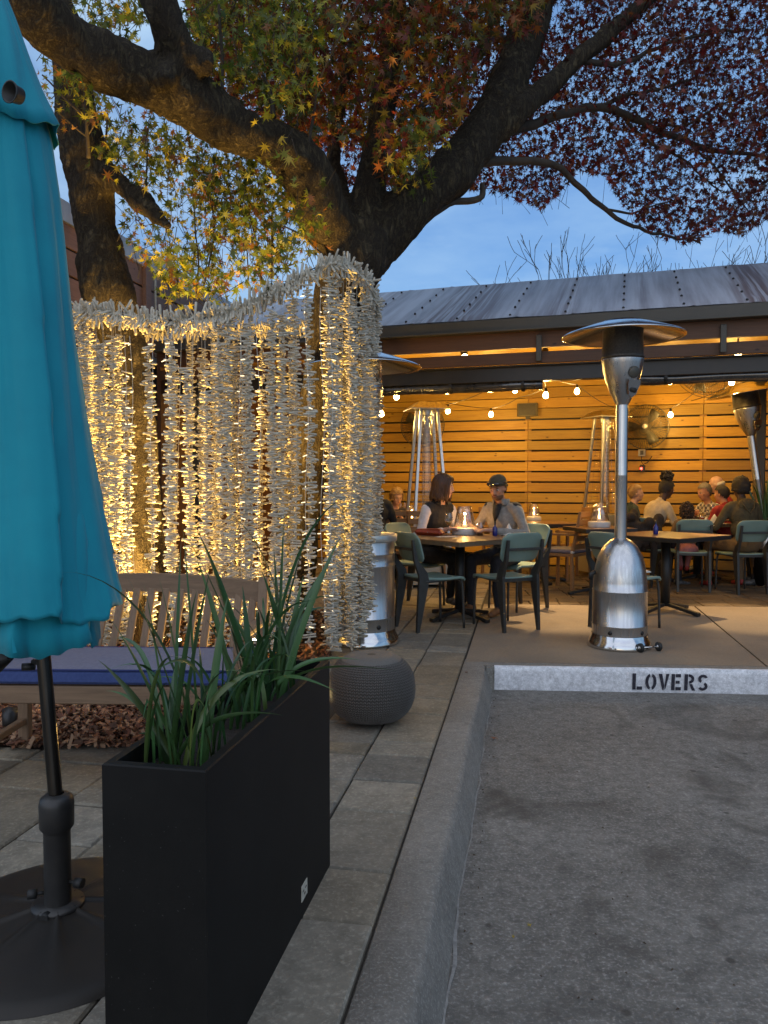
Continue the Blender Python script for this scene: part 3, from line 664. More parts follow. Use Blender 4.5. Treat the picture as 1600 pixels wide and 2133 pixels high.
def limb(spec, mb, ext=(), k=1.0):
    """spec rows: px, py, distance, width in px"""
    pts = [D(a, b_, d) for (a, b_, d, w_) in spec]; rr = [w_ / 2 * d / F * k * .89 for (a, b_, d, w_) in spec]
    for e in ext: pts.append(Vector(e[0])); rr.append(e[1])
    p, r = catmull(pts, rr, 5)
    for i in range(len(p)):
        nn = noise.noise(p[i] * 2.3); r[i] *= 1 + .16 * nn
    mb.tube(p, r, 16); return p
def finish_trunk(mb, name, parent, voxel=.028):
    me = remesh(mb, voxel, 1); inv = parent.matrix_basis.inverted()
    n = len(me.vertices); co = np.empty(n * 3, np.float32); me.vertices.foreach_get('co', co); nr = np.empty(n * 3, np.float32); me.vertices.foreach_get('normal', nr)
    co = co.reshape(-1, 3); nr = nr.reshape(-1, 3); o = np.empty(n)
    for i in range(n):
        p = Vector(co[i]); o[i] = .030 * noise.noise(p * 3.1) + .016 * noise.noise(Vector((p.x * 14, p.y * 14, p.z * 5))) + .008 * noise.noise(p * 26)
    co += nr * o[:, None].astype(np.float32); A = np.array(inv); co = co @ A[:3, :3].T.astype(np.float32) + A[:3, 3].astype(np.float32)
    me.vertices.foreach_set('co', co.ravel()); me.materials.append(m_bark); me.update()
    ob = bpy.data.objects.new(name, me); col.objects.link(ob); ob.parent = parent; return ob
base1 = G(592, 1345, 0); base2 = G(312, 1335, 0)
tree1 = T('oak_tree', 'large forked oak with red and yellow autumn leaves rising from the bead curtain', 'tree', base1, 0, 'oaks inside the bead curtain')
tree2 = T('oak_tree', 'upright oak trunk with a sawn off side limb beside the teal umbrella', 'tree', base2, 0, 'oaks inside the bead curtain')
mb = MB()
limb([(585, 1362, 6.0, 190), (592, 1320, 6.0, 140), (604, 1200, 6.0, 112), (632, 1040, 6.0, 104), (662, 880, 6.0, 104), (685, 740, 6.0, 106), (707, 630, 6.0, 118), (735, 540, 6.05, 150), (755, 480, 6.1, 150)], mb)
limb([(745, 545, 6.1, 110), (710, 490, 6.0, 110), (668, 440, 5.8, 118), (655, 390, 5.7, 122), (600, 318, 5.5, 112), (530, 285, 5.3, 104), (460, 248, 5.15, 112), (380, 200, 5.0, 118), (290, 160, 4.85, 118), (190, 120, 4.7, 124), (110, 62, 4.55, 130), (60, -20, 4.4, 120), (10, -160, 4.2, 110), (-120, -420, 4.0, 90)], mb)
limb([(430, 250, 5.1, 80), (400, 190, 5.0, 92), (378, 130, 4.9, 84), (350, 60, 4.8, 86), (325, -20, 4.75, 96), (300, -160, 4.7, 80), (290, -420, 4.6, 60)], mb)
limb([(375, 120, 4.9, 50), (350, 150, 4.78, 44), (336, 170, 4.7, 40)], mb)
limb([(385, 140, 4.9, 50), (420, 125, 4.85, 52), (432, 145, 4.8, 42)], mb)
limb([(620, 350, 5.5, 40), (634, 335, 5.4, 34), (640, 322, 5.35, 26)], mb)
limb([(735, 570, 6.1, 120), (790, 505, 6.2, 132), (845, 440, 6.3, 128), (900, 395, 6.4, 112), (960, 335, 6.6, 112), (1015, 265, 6.8, 110), (1050, 190, 7.0, 104), (1085, 100, 7.2, 96), (1120, 0, 7.4, 92), (1150, -140, 7.6, 80), (1190, -400, 7.9, 60)], mb, k=.88)
limb([(1000, 300, 6.7, 80), (1070, 240, 6.8, 72), (1130, 190, 7.0, 60), (1200, 125, 7.2, 50), (1290, 50, 7.5, 42), (1380, -30, 7.8, 36), (1500, -160, 8.1, 28)], mb, k=.85)
limb([(755, 500, 6.1, 90), (762, 420, 6.2, 72), (782, 330, 6.3, 64), (800, 220, 6.4, 60), (815, 110, 6.5, 56), (822, -10, 6.6, 50), (835, -250, 6.8, 40)], mb)
limb([(735, 500, 6.1, 70), (712, 420, 6.3, 46), (697, 340, 6.5, 36), (700, 260, 6.7, 30), (720, 160, 6.9, 26), (750, 40, 7.1, 20)], mb)
limb([(790, 540, 6.2, 60), (812, 520, 6.2, 34), (836, 508, 6.2, 22)], mb)
trunk1 = finish_trunk(mb, 'trunk', tree1)
mb = MB()
limb([(318, 1352, 6.0, 150), (312, 1310, 6.0, 120), (303, 1150, 6.0, 96), (290, 960, 6.0, 92), (275, 800, 6.0, 96), (248, 680, 5.95, 104), (228, 625, 5.9, 112), (213, 560, 5.9, 104), (200, 480, 5.9, 94), (192, 400, 5.9, 98), (175, 320, 5.9, 112), (158, 230, 5.9, 84), (150, 130, 5.95, 80), (120, 20, 6.0, 80), (70, -80, 6.1, 70), (20, -300, 6.2, 60)], mb)
limb([(205, 360, 5.9, 64), (250, 385, 5.75, 56), (290, 418, 5.6, 54), (325, 450, 5.5, 42), (352, 474, 5.4, 22)], mb)
limb([(165, 360, 5.9, 60), (142, 350, 5.8, 44)], mb)
limb([(185, 530, 5.9, 50), (170, 545, 5.82, 40), (176, 560, 5.8, 30)], mb)
limb([(110, 60, 6.1, 60), (60, 40, 6.0, 70), (20, 10, 5.9, 70), (-40, -40, 5.8, 60)], mb)
trunk2 = finish_trunk(mb, 'trunk', tree2)
# thin branches
def branch(parent, specs, wig=.015, name='branch', n=6):
    for sp in specs:
        mb = MB(); pts = [D(a, b_, d) for (a, b_, d, w_) in sp]; rr = [w_ / 2 * d / F for (a, b_, d, w_) in sp]
        p, r = catmull(pts, rr, 5)
        p = [q + Vector((noise.noise(q * 5), noise.noise(q * 5 + Vector((9, 0, 0))), noise.noise(q * 5 + Vector((0, 9, 0))))) * wig * 2 for q in p]
        mb.tube(p, r, n); mb.build(name, m_twig, parent, world=True)
SP = [
 [(1040, 280, 7.0, 34), (1100, 262, 7.2, 30), (1170, 240, 7.4, 26), (1250, 225, 7.7, 22), (1330, 252, 8.0, 20), (1400, 285, 8.3, 18), (1480, 310, 8.6, 14), (1580, 325, 9, 10), (1700, 340, 9.4, 6)],
 [(960, 350, 6.7, 36), (1040, 335, 6.9, 26), (1120, 335, 7.1, 22), (1180, 355, 7.3, 18), (1215, 395, 7.4, 17), (1260, 440, 7.6, 14), (1320, 470, 7.8, 11), (1390, 492, 8.1, 8), (1460, 505, 8.4, 5)],
 [(820, 500, 6.3, 30), (880, 465, 6.4, 22), (940, 425, 6.5, 20), (995, 408, 6.6, 20), (1003, 380, 6.6, 14)],
 [(1250, 225, 7.7, 16), (1300, 200, 7.9, 13), (1360, 190, 8.1, 10), (1450, 160, 8.4, 7)],
 [(1290, 235, 7.9, 12), (1340, 290, 8.1, 9), (1420, 330, 8.4, 7), (1500, 400, 8.8, 4)],
 [(800, 260, 6.4, 22), (850, 240, 6.6, 16), (930, 180, 6.9, 12), (1000, 90, 7.3, 9), (1040, 0, 7.6, 7)],
 [(700, 280, 6.7, 16), (640, 220, 6.9, 11), (580, 150, 7.1, 8), (500, 60, 7.4, 6)],
 [(1340, 250, 8.1, 10), (1420, 260, 8.4, 8), (1520, 210, 8.8, 6), (1620, 180, 9.2, 4)],
 [(1260, 440, 7.6, 8), (1330, 440, 7.8, 6), (1400, 415, 8.1, 4)],
 [(1440, 300, 8.4, 8), (1500, 360, 8.7, 6), (1560, 440, 9.0, 4)],
 [(1085, 100, 7.2, 30), (1000, 60, 7.4, 18), (900, 10, 7.6, 12), (820, -60, 7.8, 10)],
 [(1200, 125, 7.2, 20), (1300, 130, 7.6, 14), (1420, 80, 8.2, 10), (1560, 60, 8.8, 7)]]
SP = [[(a, b_, d, w_ * .72) for (a, b_, d, w_) in q] for q in SP]
branch(tree1, SP)
BW = [
 [(636, 335, 5.45, 8), (655, 240, 5.4, 6), (672, 150, 5.3, 4), (750, 5, 5.2, 3)],
 [(463, 220, 5.1, 8), (462, 120, 5.1, 7), (455, 10, 5.0, 6)],
 [(570, 245, 5.35, 12), (562, 190, 5.4, 9), (545, 150, 5.4, 6)],
 [(408, 620, 5.6, 5), (412, 560, 5.6, 4), (405, 450, 5.6, 3), (400, 380, 5.6, 2)],
 [(420, 620, 5.7, 5), (432, 560, 5.7, 4), (445, 480, 5.7, 3), (440, 360, 5.7, 2)],
 [(545, 590, 5.9, 7), (535, 520, 5.9, 5), (520, 440, 5.9, 4), (500, 400, 5.8, 2)],
 [(566, 580, 6.0, 7), (566, 500, 6.0, 5), (570, 420, 6.0, 3)],
 [(372, 620, 5.6, 5), (368, 560, 5.6, 4), (350, 510, 5.6, 2)],
 [(590, 540, 5.9, 7), (540, 480, 5.9, 5), (490, 430, 5.8, 4), (462, 410, 5.8, 2)],
 [(700, 560, 5.9, 8), (640, 500, 5.8, 5), (590, 470, 5.8, 3)],
 [(515, 600, 5.9, 4), (518, 560, 5.9, 3), (515, 500, 5.9, 2)]]
branch(tree1, BW, .006, 'shoot', 5)
BT = [
 [(183, 330, 5.6, 9), (181, 290, 5.55, 8), (178, 240, 5.5, 6), (176, 180, 5.5, 4)],
 [(181, 285, 5.55, 5), (150, 260, 5.5, 4), (112, 222, 5.4, 3)],
 [(178, 245, 5.5, 5), (130, 200, 5.45, 4), (88, 155, 5.4, 3)],
 [(205, 332, 5.6, 7), (220, 290, 5.6, 5), (225, 235, 5.6, 3)],
 [(182, 280, 5.55, 4), (198, 255, 5.5, 3), (205, 230, 5.5, 2)],
 [(300, 425, 5.55, 5), (305, 380, 5.55, 4), (306, 310, 5.6, 3)]]
branch(tree2, BT, .004, 'shoot', 6)
# leaves: pin-oak / sweetgum outline, 13-gon bent along the rib
LO = []
for (a, r_) in [(-90, .95), (-72, .16), (-30, .72), (-12, .25), (15, .95), (40, .28), (62, .70), (78, .30), (90, 1.05), (102, .30), (118, .70), (140, .28), (165, .95), (192, .25), (210, .72), (252, .16)]:
    LO.append((r_ * math.cos(R(a)), r_ * math.sin(R(a)) * (1.0 if a != -90 else .55)))
LO = np.array(LO); NL = len(LO)
def leaves(name, P, size, cols, parent, m=m_lead, droop=.5):
    n = len(P); th = RNG.uniform(0, 2 * np.pi, n)
    # rib direction tends downwards, face normal random
    rib = RNG.normal(0, .7, (n, 3)); rib[:, 2] -= droop * 1.6; rib /= np.linalg.norm(rib, axis=1)[:, None]
    q = RNG.normal(0, 1, (n, 3)); sd = np.cross(rib, q); sd /= np.linalg.norm(sd, axis=1)[:, None]; nr = np.cross(rib, sd)
    X = LO[:, 0][None, :, None]; Y = LO[:, 1][None, :, None]; w_ = RNG.uniform(.38, .95, n)[:, None, None]
    cur = RNG.uniform(-.75, .75, n)[:, None, None]
    Vv = P[:, None, :] + size[:, None, None] * (X * w_ * sd[:, None, :] + Y * rib[:, None, :] + cur * (X ** 2 + .6 * Y ** 2) * nr[:, None, :])
    return npmesh(name, Vv.reshape(-1, 3), NL, m, parent, np.concatenate([cols, np.ones((n, 1))], 1), inv=parent.matrix_basis.inverted())
def unproj(px, py, d):
    u = (px - CX) / F; v = (CY - py) / F; c, s = math.cos(PITCH), math.sin(PITCH); t = d / (c + v * s)
    return np.stack([u * t, d, CAMH + (-s + v * c) * t], 1)
def inpoly(px, py, poly):
    ins = np.zeros(len(px), bool); j = len(poly) - 1
    for i in range(len(poly)):
        xi, yi = poly[i]; xj, yj = poly[j]
        c = ((yi > py) != (yj > py)) & (px < (xj - xi) * (py - yi) / (yj - yi + 1e-9) + xi); ins ^= c; j = i
    return ins
def vnoise(P, s, seed=0):
    return np.array([noise.noise(Vector(p) * s + Vector((seed, seed * 2, 0))) for p in P])
def palette(k, pal, jit=.25):
    pal = np.array(pal); i = RNG.integers(0, len(pal), k); c = pal[i] * RNG.uniform(1 - jit, 1 + jit, (k, 1)); return np.clip(c, 0, 1)
RED = [(.15, .014, .012), (.09, .010, .010), (.19, .03, .012), (.07, .012, .008), (.15, .05, .012), (.05, .010, .006)]
MIX = [(.11, .10, .012), (.16, .05, .012), (.06, .075, .012), (.16, .12, .015), (.09, .016, .015), (.14, .04, .012), (.05, .055, .012), (.30, .09, .015), (.20, .03, .015), (.24, .15, .02)]
GRN = [(.14, .19, .02), (.20, .22, .02), (.30, .28, .025), (.07, .11, .015), (.09, .12, .015), (.38, .31, .03), (.10, .13, .02), (.24, .10, .02)]
def twigs(C_, ln, parent):
    n = len(C_); d_ = RNG.normal(0, .45, (n, 3)); d_[:, 2] += np.where(RNG.random(n) < .5, 1, -.8); d_ /= np.linalg.norm(d_, axis=1)[:, None]; e = C_ + d_ * ln
    s_ = np.cross(d_, RNG.normal(0, 1, (n, 3))); s_ /= np.linalg.norm(s_, axis=1)[:, None]; t_ = np.cross(s_, d_); Q = []
    for v in (s_, t_): Q.append(np.stack([C_ - v * .0012, C_ + v * .0012, e + v * .0028, e - v * .0028], 1))
    return npmesh('twigs', np.concatenate(Q).reshape(-1, 3), 4, m_twig, parent, inv=parent.matrix_basis.inverted())
# far dark-red crown
poly = [(470, -420), (2050, -420), (2050, 470), (1700, 470), (1600, 455), (1545, 492), (1500, 478), (1440, 508), (1380, 500), (1330, 470), (1292, 418), (1262, 372), (1200, 352), (1178, 392), (1130, 436), (1062, 412), (1010, 398), (955, 392), (900, 380), (700, 470), (640, 350), (520, 230), (470, 120)]
n = 78000; px = RNG.uniform(470, 2050, n); py = RNG.uniform(-420, 515, n); k = inpoly(px, py, poly)
d = RNG.uniform(0, 1, n) ** .8 * 3.4 + 7.0; P = unproj(px, py, d)[k]; pxk, pyk = px[k], py[k]
nv = vnoise(P, 1.9) + .55 * vnoise(P, 5.5, 3)
edge = np.clip((pyk - 300) / 200, 0, 1)
keep = nv > -.26 + .12 * edge
P = P[keep]; pxk = pxk[keep]; n = len(P)
c = palette(n, RED); leaves('crown', P, RNG.uniform(.052, .082, n), c, tree1); twigs(P[::14], .30, tree1)
# mid crown: mixed orange / green / red, nearer, larger leaves
poly = [(330, -300), (1200, -300), (1120, 60), (1000, 120), (960, 260), (870, 330), (830, 400), (800, 380), (770, 300), (640, 300), (560, 240), (440, 190), (400, 60)]
n = 26000; px = RNG.uniform(330, 1200, n); py = RNG.uniform(-300, 400, n); k = inpoly(px, py, poly)
P = unproj(px, py, RNG.uniform(5.5, 7.2, n))[k]; keep = (vnoise(P, 2.6, 7) + .4 * vnoise(P, 7, 2)) > -.14; P = P[keep]; n = len(P)
leaves('crown', P, RNG.uniform(.052, .088, n), palette(n, MIX), tree1)
# near, lamp-lit yellow green leaves under and around the left limb
CL = [(430, 60, 70, 120), (560, 90, 80, 190), (480, 150, 60, 90), (600, 190, 70, 110), (500, 20, 100, 190), (640, 60, 90, 140), (150, 40, 60, 80), (230, 40, 60, 80), (260, 20, 60, 60),
      (300, 280, 50, 90), (260, 330, 45, 70), (360, 320, 60, 130), (430, 360, 60, 150), (500, 340, 60, 110), (550, 360, 50, 90), (440, 420, 60, 130), (520, 430, 70, 150), (600, 440, 50, 100), (590, 500, 50, 90), (500, 490, 60, 110), (440, 500, 40, 60),
      (410, 560, 34, 70), (440, 590, 36, 60), (355, 540, 30, 50), (365, 600, 26, 36), (520, 575, 34, 50), (570, 540, 40, 55), (640, 470, 40, 50), (180, 190, 34, 46), (205, 160, 30, 30), (140, 170, 30, 22), (215, 235, 20, 20), (225, 300, 25, 22),
      (300, 370, 30, 40), (265, 440, 24, 18), (290, 505, 22, 22), (330, 500, 22, 24), (860, 340, 45, 60), (880, 290, 40, 40), (460, 570, 26, 26), (330, 560, 18, 16), (380, 440, 26, 30)]
PP = []; TW = []
for (a, b_, r_, k) in CL:
    nc_ = max(2, int(k * 1.6 / 7)); C_ = unproj(RNG.normal(a, r_ * .5, nc_), RNG.normal(b_, r_ * .47, nc_), RNG.normal(5.75 if b_ > 260 else 5.35, .28, nc_)); TW.append(C_)
    PP.append((C_[:, None, :] + RNG.normal(0, 1, (nc_, 7, 3)) * np.array([.050, .050, .065])).reshape(-1, 3))
P = np.concatenate(PP); n = len(P); leaves('crown', P, RNG.uniform(.042, .074, n), palette(n, GRN, .35), tree1)
twigs(np.concatenate(TW), .24, tree1)
# a few orange leaves by the umbrella on the left trunk
P = np.concatenate([unproj(RNG.normal(a, 10, 7), RNG.normal(b_, 9, 7), RNG.normal(5.4, .05, 7)) for (a, b_) in [(112, 210), (90, 150), (135, 262), (225, 230), (170, 165), (200, 250), (185, 150), (215, 178)]]); n = len(P)
leaves('crown', P, RNG.uniform(.03, .05, n), palette(n, [(.45, .18, .02), (.35, .26, .03), (.2, .2, .03)]), tree2)
P = unproj(RNG.uniform(-700, 260, 1600), RNG.uniform(-700, -10, 1600), RNG.uniform(4.6, 7.5, 1600)); leaves('crown', P, RNG.uniform(.05, .08, 1600), palette(1600, GRN + MIX), tree2)

# bare trees beyond the roof
def bare_tree(px, top, base_d, seed, label, spread=1.0, lean=0):
    rnd = random.Random(seed); b0 = Vector(((px - CX) / F * base_d, base_d, -KH)); t = T('bare_tree', label, 'tree', b0, 0, 'bare trees behind the pavilion roof')
    H = D(px, top, base_d).z + KH; mb = MB()
    def grow(p, d, ln, r, lev):
        pts = [p]; rr = [r]; q = p.copy(); dd = d.copy()
        for i in range(4):
            dd = (dd + Vector((rnd.gauss(0, .12), rnd.gauss(0, .12), rnd.gauss(.05, .08)))).normalized(); q = q + dd * ln / 4; pts.append(q.copy()); rr.append(r * (1 - .17 * (i + 1)))
        mb.tube(pts, [max(x_, .0062) for x_ in rr], 5 if lev else 8, cap=False)
        if lev < 5:
            for k in range(3 if lev < 3 else 2):
                a = rnd.uniform(0, 6.28); sp = rnd.uniform(.35, .75) * spread
                nd = (dd + Vector((math.cos(a), math.sin(a), .25)) * sp).normalized(); j = rnd.choice([2, 3, 4, 4])
                grow(pts[j], nd, ln * rnd.uniform(.55, .78), rr[j] * .62, lev + 1)
    grow(Vector((0, 0, 0)), Vector((lean, 0, 1)).normalized(), H * .42, H * .006, 0)
    zt = max(v[2] for v in mb.v); q_ = (H + .25) / zt
    mb2 = MB(); mb2.v = [(v[0] * q_, v[1] * q_, v[2] * q_) for v in mb.v]; mb2.f = mb.f; mb2.m = mb.m; mb2.sm = mb.sm; mb2.build('branches', m_twig, t)
bare_tree(1105, 478, 19, 3, 'thin bare tree behind the roof, leftmost of the bare ones', .8, -.05)
bare_tree(1150, 545, 20, 5, 'low bare tree behind the roof just left of the tallest bare one', .9)
bare_tree(1218, 474, 19, 9, 'narrow upright bare tree rising behind the roof above the steel heater', .6, .02)
bare_tree(1350, 500, 20, 12, 'wide spreading bare tree behind the roof right of the steel heater', 1.2, .06)
bare_tree(1420, 520, 21, 15, 'twiggy bare tree behind the roof beneath the red crown', 1.0, .1)
bare_tree(1590, 512, 20, 18, 'bare tree behind the roof at the right edge of the photo', .8)

# ------------------------------------------------------------------ bead curtain
ctl = [(165, 652, 5.35), (225, 652, 5.15), (310, 664, 5.0), (400, 666, 4.95), (480, 648, 4.95), (550, 618, 5.0), (600, 592, 5.05), (650, 566, 5.1), (700, 550, 5.2), (745, 566, 5.45), (770, 600, 5.7), (780, 640, 6.0),
       (764, 662, 6.5), (720, 672, 6.9), (640, 680, 7.1), (540, 684, 7.2), (440, 688, 7.2), (340, 692, 7.1), (260, 686, 6.8), (200, 664, 6.3), (170, 648, 5.8)]
ring = [D(*c) for c in ctl]; ring2 = ring + ring[:3]
rp, _ = catmull(ring + [ring[0]], [1] * (len(ring) + 1), 12)
cur = T('bead_curtain', 'tall curtain of white wooden dowel strands hung in a ring round the two tree trunks', 'bead curtain', (-1.2, 6.0, 0))
Lc = [0]
for i in range(1, len(rp)): Lc.append(Lc[-1] + (rp[i] - rp[i - 1]).length)
def at_ring(s):
    s = s % Lc[-1]
    for i in range(1, len(Lc)):
        if Lc[i] >= s:
            t = (s - Lc[i - 1]) / max(1e-6, Lc[i] - Lc[i - 1]); return rp[i - 1].lerp(rp[i], t), (rp[i] - rp[i - 1]).normalized()
    return rp[-1], (rp[-1] - rp[-2]).normalized()
rnd = random.Random(21)
def stick(mb, c, d, ln, r):
    d = d.normalized(); mb.tube([c - d * ln / 2, c - d * (ln / 2 - .004), c + d * (ln / 2 - .004), c + d * ln / 2], [r * .75, r, r, r * .75], 7)
mb = MB(); mb.tube(rp, .006, 6); mb.tube([p + Vector((0, 0, .012 + .01 * noise.noise(p * 4))) for p in rp], .004, 5); mb.build('ring_wire', m_dark, cur, world=True)
gar = []
for seg in range(2):
    mb = MB()
    L0_, L1_ = (0, Lc[11 * 12]) if seg == 0 else (Lc[11 * 12], Lc[-1])
    s = L0_
    while s < L1_:
        p, t = at_ring(s)
        for q in range(2 if seg == 0 else 1):
            a = rnd.gauss(math.pi / 2 if rnd.random() < .45 else -math.pi / 2, .75); x = t.cross(Vector((0, 0, 1))).normalized(); dd = x * math.cos(a) + Vector((0, 0, 1)) * math.sin(a) + t * rnd.gauss(0, .22)
            stick(mb, p + dd.normalized() * rnd.uniform(.005, .05) + Vector((0, 0, rnd.uniform(-.035, .02))), dd, rnd.uniform(.07, .12), rnd.uniform(.0065, .0098))
        s += .0085
    mb.build('garland', m_white, cur, world=True)
def pxof(p):
    c, s_ = math.cos(PITCH), math.sin(PITCH); z = p.z - CAMH; f = p.y * c - z * s_; return CX + F * p.x / f
s = .03; ns = 0; strands = []
while s < Lc[-1]:
    p, t = at_ring(s); front = s < Lc[11 * 12]
    strands.append((p, t, front)); s += (rnd.uniform(.066, .094) if s < Lc[8 * 12] else rnd.uniform(.062, .085)) if front else rnd.uniform(.10, .14)
s = .1
while s < Lc[11 * 12]:      # a second, inner row behind the front one
    p, t = at_ring(s); x_ = pxof(p); inn = (Vector((-1.15, 6.0, p.z)) - p).normalized() * rnd.uniform(.12, .26)
    if 360 < x_ < 525 or 552 < x_ < 636 or x_ > 694 or x_ < 236: strands.append((p + inn, t, True))
    s += rnd.uniform(.065, .095)
for (p, t, front) in strands:
    x_ = pxof(p)
    if front and (252 < x_ < 292 or 333 < x_ < 352 or 532 < x_ < 545 or 645 < x_ < 674): continue   # gaps where the trunks show
    if (not front) and (235 < x_ < 350 or 500 < x_ < 560 or 620 < x_ < 700): continue
    mb = MB(); off = Vector((rnd.gauss(0, .02), rnd.gauss(0, .02), 0)); z = p.z - rnd.uniform(.05, .22) - (rnd.random() < .2) * .22; zb = rnd.uniform(.10, .26)
    if x_ > 690 and front: zb = rnd.uniform(.08, .14) + (.16 if x_ > 760 else 0)
    mb.tube([p + off * 0, Vector((p.x + off.x, p.y + off.y, zb))], .0015, 4)
    sway = rnd.uniform(0, 6)
    while z > zb:
        c = Vector((p.x + off.x + .010 * math.sin(z * 3 + sway), p.y + off.y, z)); a = rnd.uniform(0, 6.283); dd = Vector((math.cos(a), math.sin(a), rnd.gauss(0, .16)))
        stick(mb, c + dd * rnd.uniform(-.012, .012), dd, rnd.uniform(.066, .106), rnd.uniform(.0055, .0082)); z -= rnd.uniform(.0125, .0180) if rnd.random() > .03 else .045
    mb.build('dowel_strand', m_white, cur, world=True); ns += 1
# fairy-light drops: thin white wires with little rods
m_fairy = mat('fairy_rod', (.8, .78, .72), None, 5, .5, emis=(1, .75, .38), es=.9)
for x_ in (262, 275, 318, 352, 500, 540, 640, 672, 690):
    fl = T('fairy_light_drop', 'fairy light wire %s' % {262: 'in front of the left trunk, leftmost of three there', 275: 'in front of the left trunk, middle of three there', 318: 'just right of the left trunk', 352: 'in the narrow gap right of the left trunk', 500: 'above the right end of the bench back, left of another', 540: 'in the dark gap above the right end of the bench', 640: 'beside the left edge of the right trunk', 672: 'in front of the middle of the right trunk', 690: 'at the right edge of the right trunk'}[x_], 'fairy lights', G(x_, 1400, 0) * 1, 0, 'fairy light wires in the bead curtain')
    dd_ = 4.9; zt = D(x_, 600 if x_ > 620 else 700, dd_).z; mb = MB(); pts = []; z = zt; bx = (x_ - CX) / F * dd_
    while z > .3 + rnd.random() * .05:
        pts.append(Vector((bx + .012 * math.sin(z * 5 + x_), dd_ + .01 * math.cos(z * 4), z))); z -= .05
    mb.tube(pts, .0013, 4)
    for i in range(1, len(pts), 2):
        a = rnd.uniform(0, 6.28); mb.tube([pts[i], pts[i] + Vector((math.cos(a) * .028, math.sin(a) * .01, rnd.uniform(-.012, .006)))], .0032, 5, mi=1)
    mb.build('wire', [m_cord, m_fairy], fl, world=True)
# tree uplights on the ground inside the ring
m_lens = emit('uplight_lens', (1, .72, .30), 60)
def uplight(loc, tgt, power, label, size=100, blend=.6):
    t = T('ground_uplight', label, 'uplight', loc, 0, 'garden uplights')
    dv = (Vector(tgt) - Vector(loc)).normalized(); A = dv.to_track_quat('Z', 'Y').to_matrix()
    h = Vector((0, 0, .10)); mb = MB(); mb.lathe([(.0, -.05), (.03, -.045), (.036, .0), (.038, .035), (.033, .035)], 16, h, axis=A); mb.tube([(0, 0, -.02), (0, 0, .08)], .008, 6); mb.build('housing', m_dark, t)
    mb = MB(); mb.lathe([(.032, .026), (0, .028)], 16, h, axis=A); mb.build('lens', m_lens, t)
    l = bpy.data.lights.new('uplight_lamp', 'SPOT'); l.energy = power * .55; l.color = (1, .60, .15); l.spot_size = R(size); l.spot_blend = blend; l.shadow_soft_size = .03
    o = bpy.data.objects.new('uplight_lamp', l); col.objects.link(o); o.parent = t; o.location = h + dv * .045; o.rotation_euler = (-dv).to_track_quat('Z', 'Y').to_euler()
uplight((-2.0, 5.65, .02), (-1.75, 5.15, 2.3), 390, 'small black uplight in the mulch inside the left end of the bead curtain', 120)
uplight((-1.45, 5.35, .02), (-1.25, 4.95, 2.2), 410, 'small black uplight in the mulch between the two trunks', 120)
uplight((-.90, 5.35, .02), (-.85, 5.0, 2.2), 200, 'small black uplight in the mulch in front of the right trunk', 120)
uplight((-.35, 5.9, .02), (-.30, 5.5, 2.2), 10, 'small black uplight at the right end of the mulch bed', 110)
uplight((-1.2, 6.75, .02), (-1.25, 6.9, 2.2), 130, 'small black uplight by the back strands of the bead curtain', 140)
uplight((-1.6, 5.45, .02), (-1.0, 5.5, 4.0), 450, 'small black uplight aimed up at the tree limbs beside the left trunk', 75)
uplight((-1.05, 6.5, .02), (-.9, 5.8, 3.6), 200, 'small black uplight at the back of the mulch bed', 90)
uplight((-.33, 4.02, .0), (-.60, 3.54, .55), 90, 'small black uplight on the mulch behind the right end of the bench', 90)
uplight((-1.84, 3.74, .0), (-1.92, 4.0, .35), 5, 'small glowing uplight under the left end of the bench', 120)
# ------------------------------------------------------------------ teal umbrella
UB = G(122, 1928, 0); AP = D(-34, -80, 2.36)
def ax_(z): return Vector((UB.x, UB.y, z)) + Vector((AP.x - UB.x, AP.y - UB.y, 0)) * (max(0, z - .34) / (AP.z - .34))
um = T('closed_umbrella', 'closed teal patio umbrella with bronze pole, canopy hanging in folds', 'umbrella', UB)
def canopy(name, zs, rad, fold, phase, hem, parent, amp2=.0, seg=144):
    mb = MB(); vs = []; k = len(zs)
    for i, z in enumerate(zs):
        c = ax_(z)
        for j in range(seg):
            a = 2 * math.pi * j / seg; t = i / (k - 1)
            f = ((a * 5 / (2 * math.pi) + phase + .25 * t) % 1.0); saw = (f ** 1.6) - .45 if f < .93 else (1 - f) / .07 * .55 - .45 + .35 * 0
            r = (rad[i] + .0035 * noise.noise(Vector((a * 9, z * 2.2, phase))) + .0015 * noise.noise(Vector((a * 30, z * 14, 3)))) * (1 + fold * saw * min(1, .25 + t * 1.2) + .05 * math.sin(a * 3 + 7 * t) + .025 * math.sin(a * 11 + 5 * t + phase * 9))
            dz = hem * (math.sin(a * 2.5 + phase * 5) * .5 + saw * .8) * max(0, (t - .8) / .2) if hem else 0
            vs.append((c.x + r * math.cos(a), c.y + r * math.sin(a), z + dz + .004 * math.sin(a * 17) * t))
    mb.add(vs, [(i * seg + j, i * seg + (j + 1) % seg, (i + 1) * seg + (j + 1) % seg, (i + 1) * seg + j) for i in range(k - 1) for j in range(seg)], 0, True)
    o = mb.build(name, m_teal, parent, world=True)
    s_ = o.modifiers.new('thick', 'SOLIDIFY'); s_.thickness = .0025; return o
def zof(y, d=2.3): return D(100, y, d).z
ys = [200, 270, 420, 620, 800, 1000, 1120, 1210, 1262]; rr = [.115, .132, .145, .152, .160, .172, .180, .186, .190]
zs = []; rad = []
for i in range(len(ys) - 1):
    for k in range(6): t = k / 6; zs.append(zof(ys[i] * (1 - t) + ys[i + 1] * t)); rad.append(rr[i] * (1 - t) + rr[i + 1] * t)
zs.append(zof(ys[-1])); rad.append(rr[-1])
canopy('canopy', zs, rad, .34, .38, .03, um)
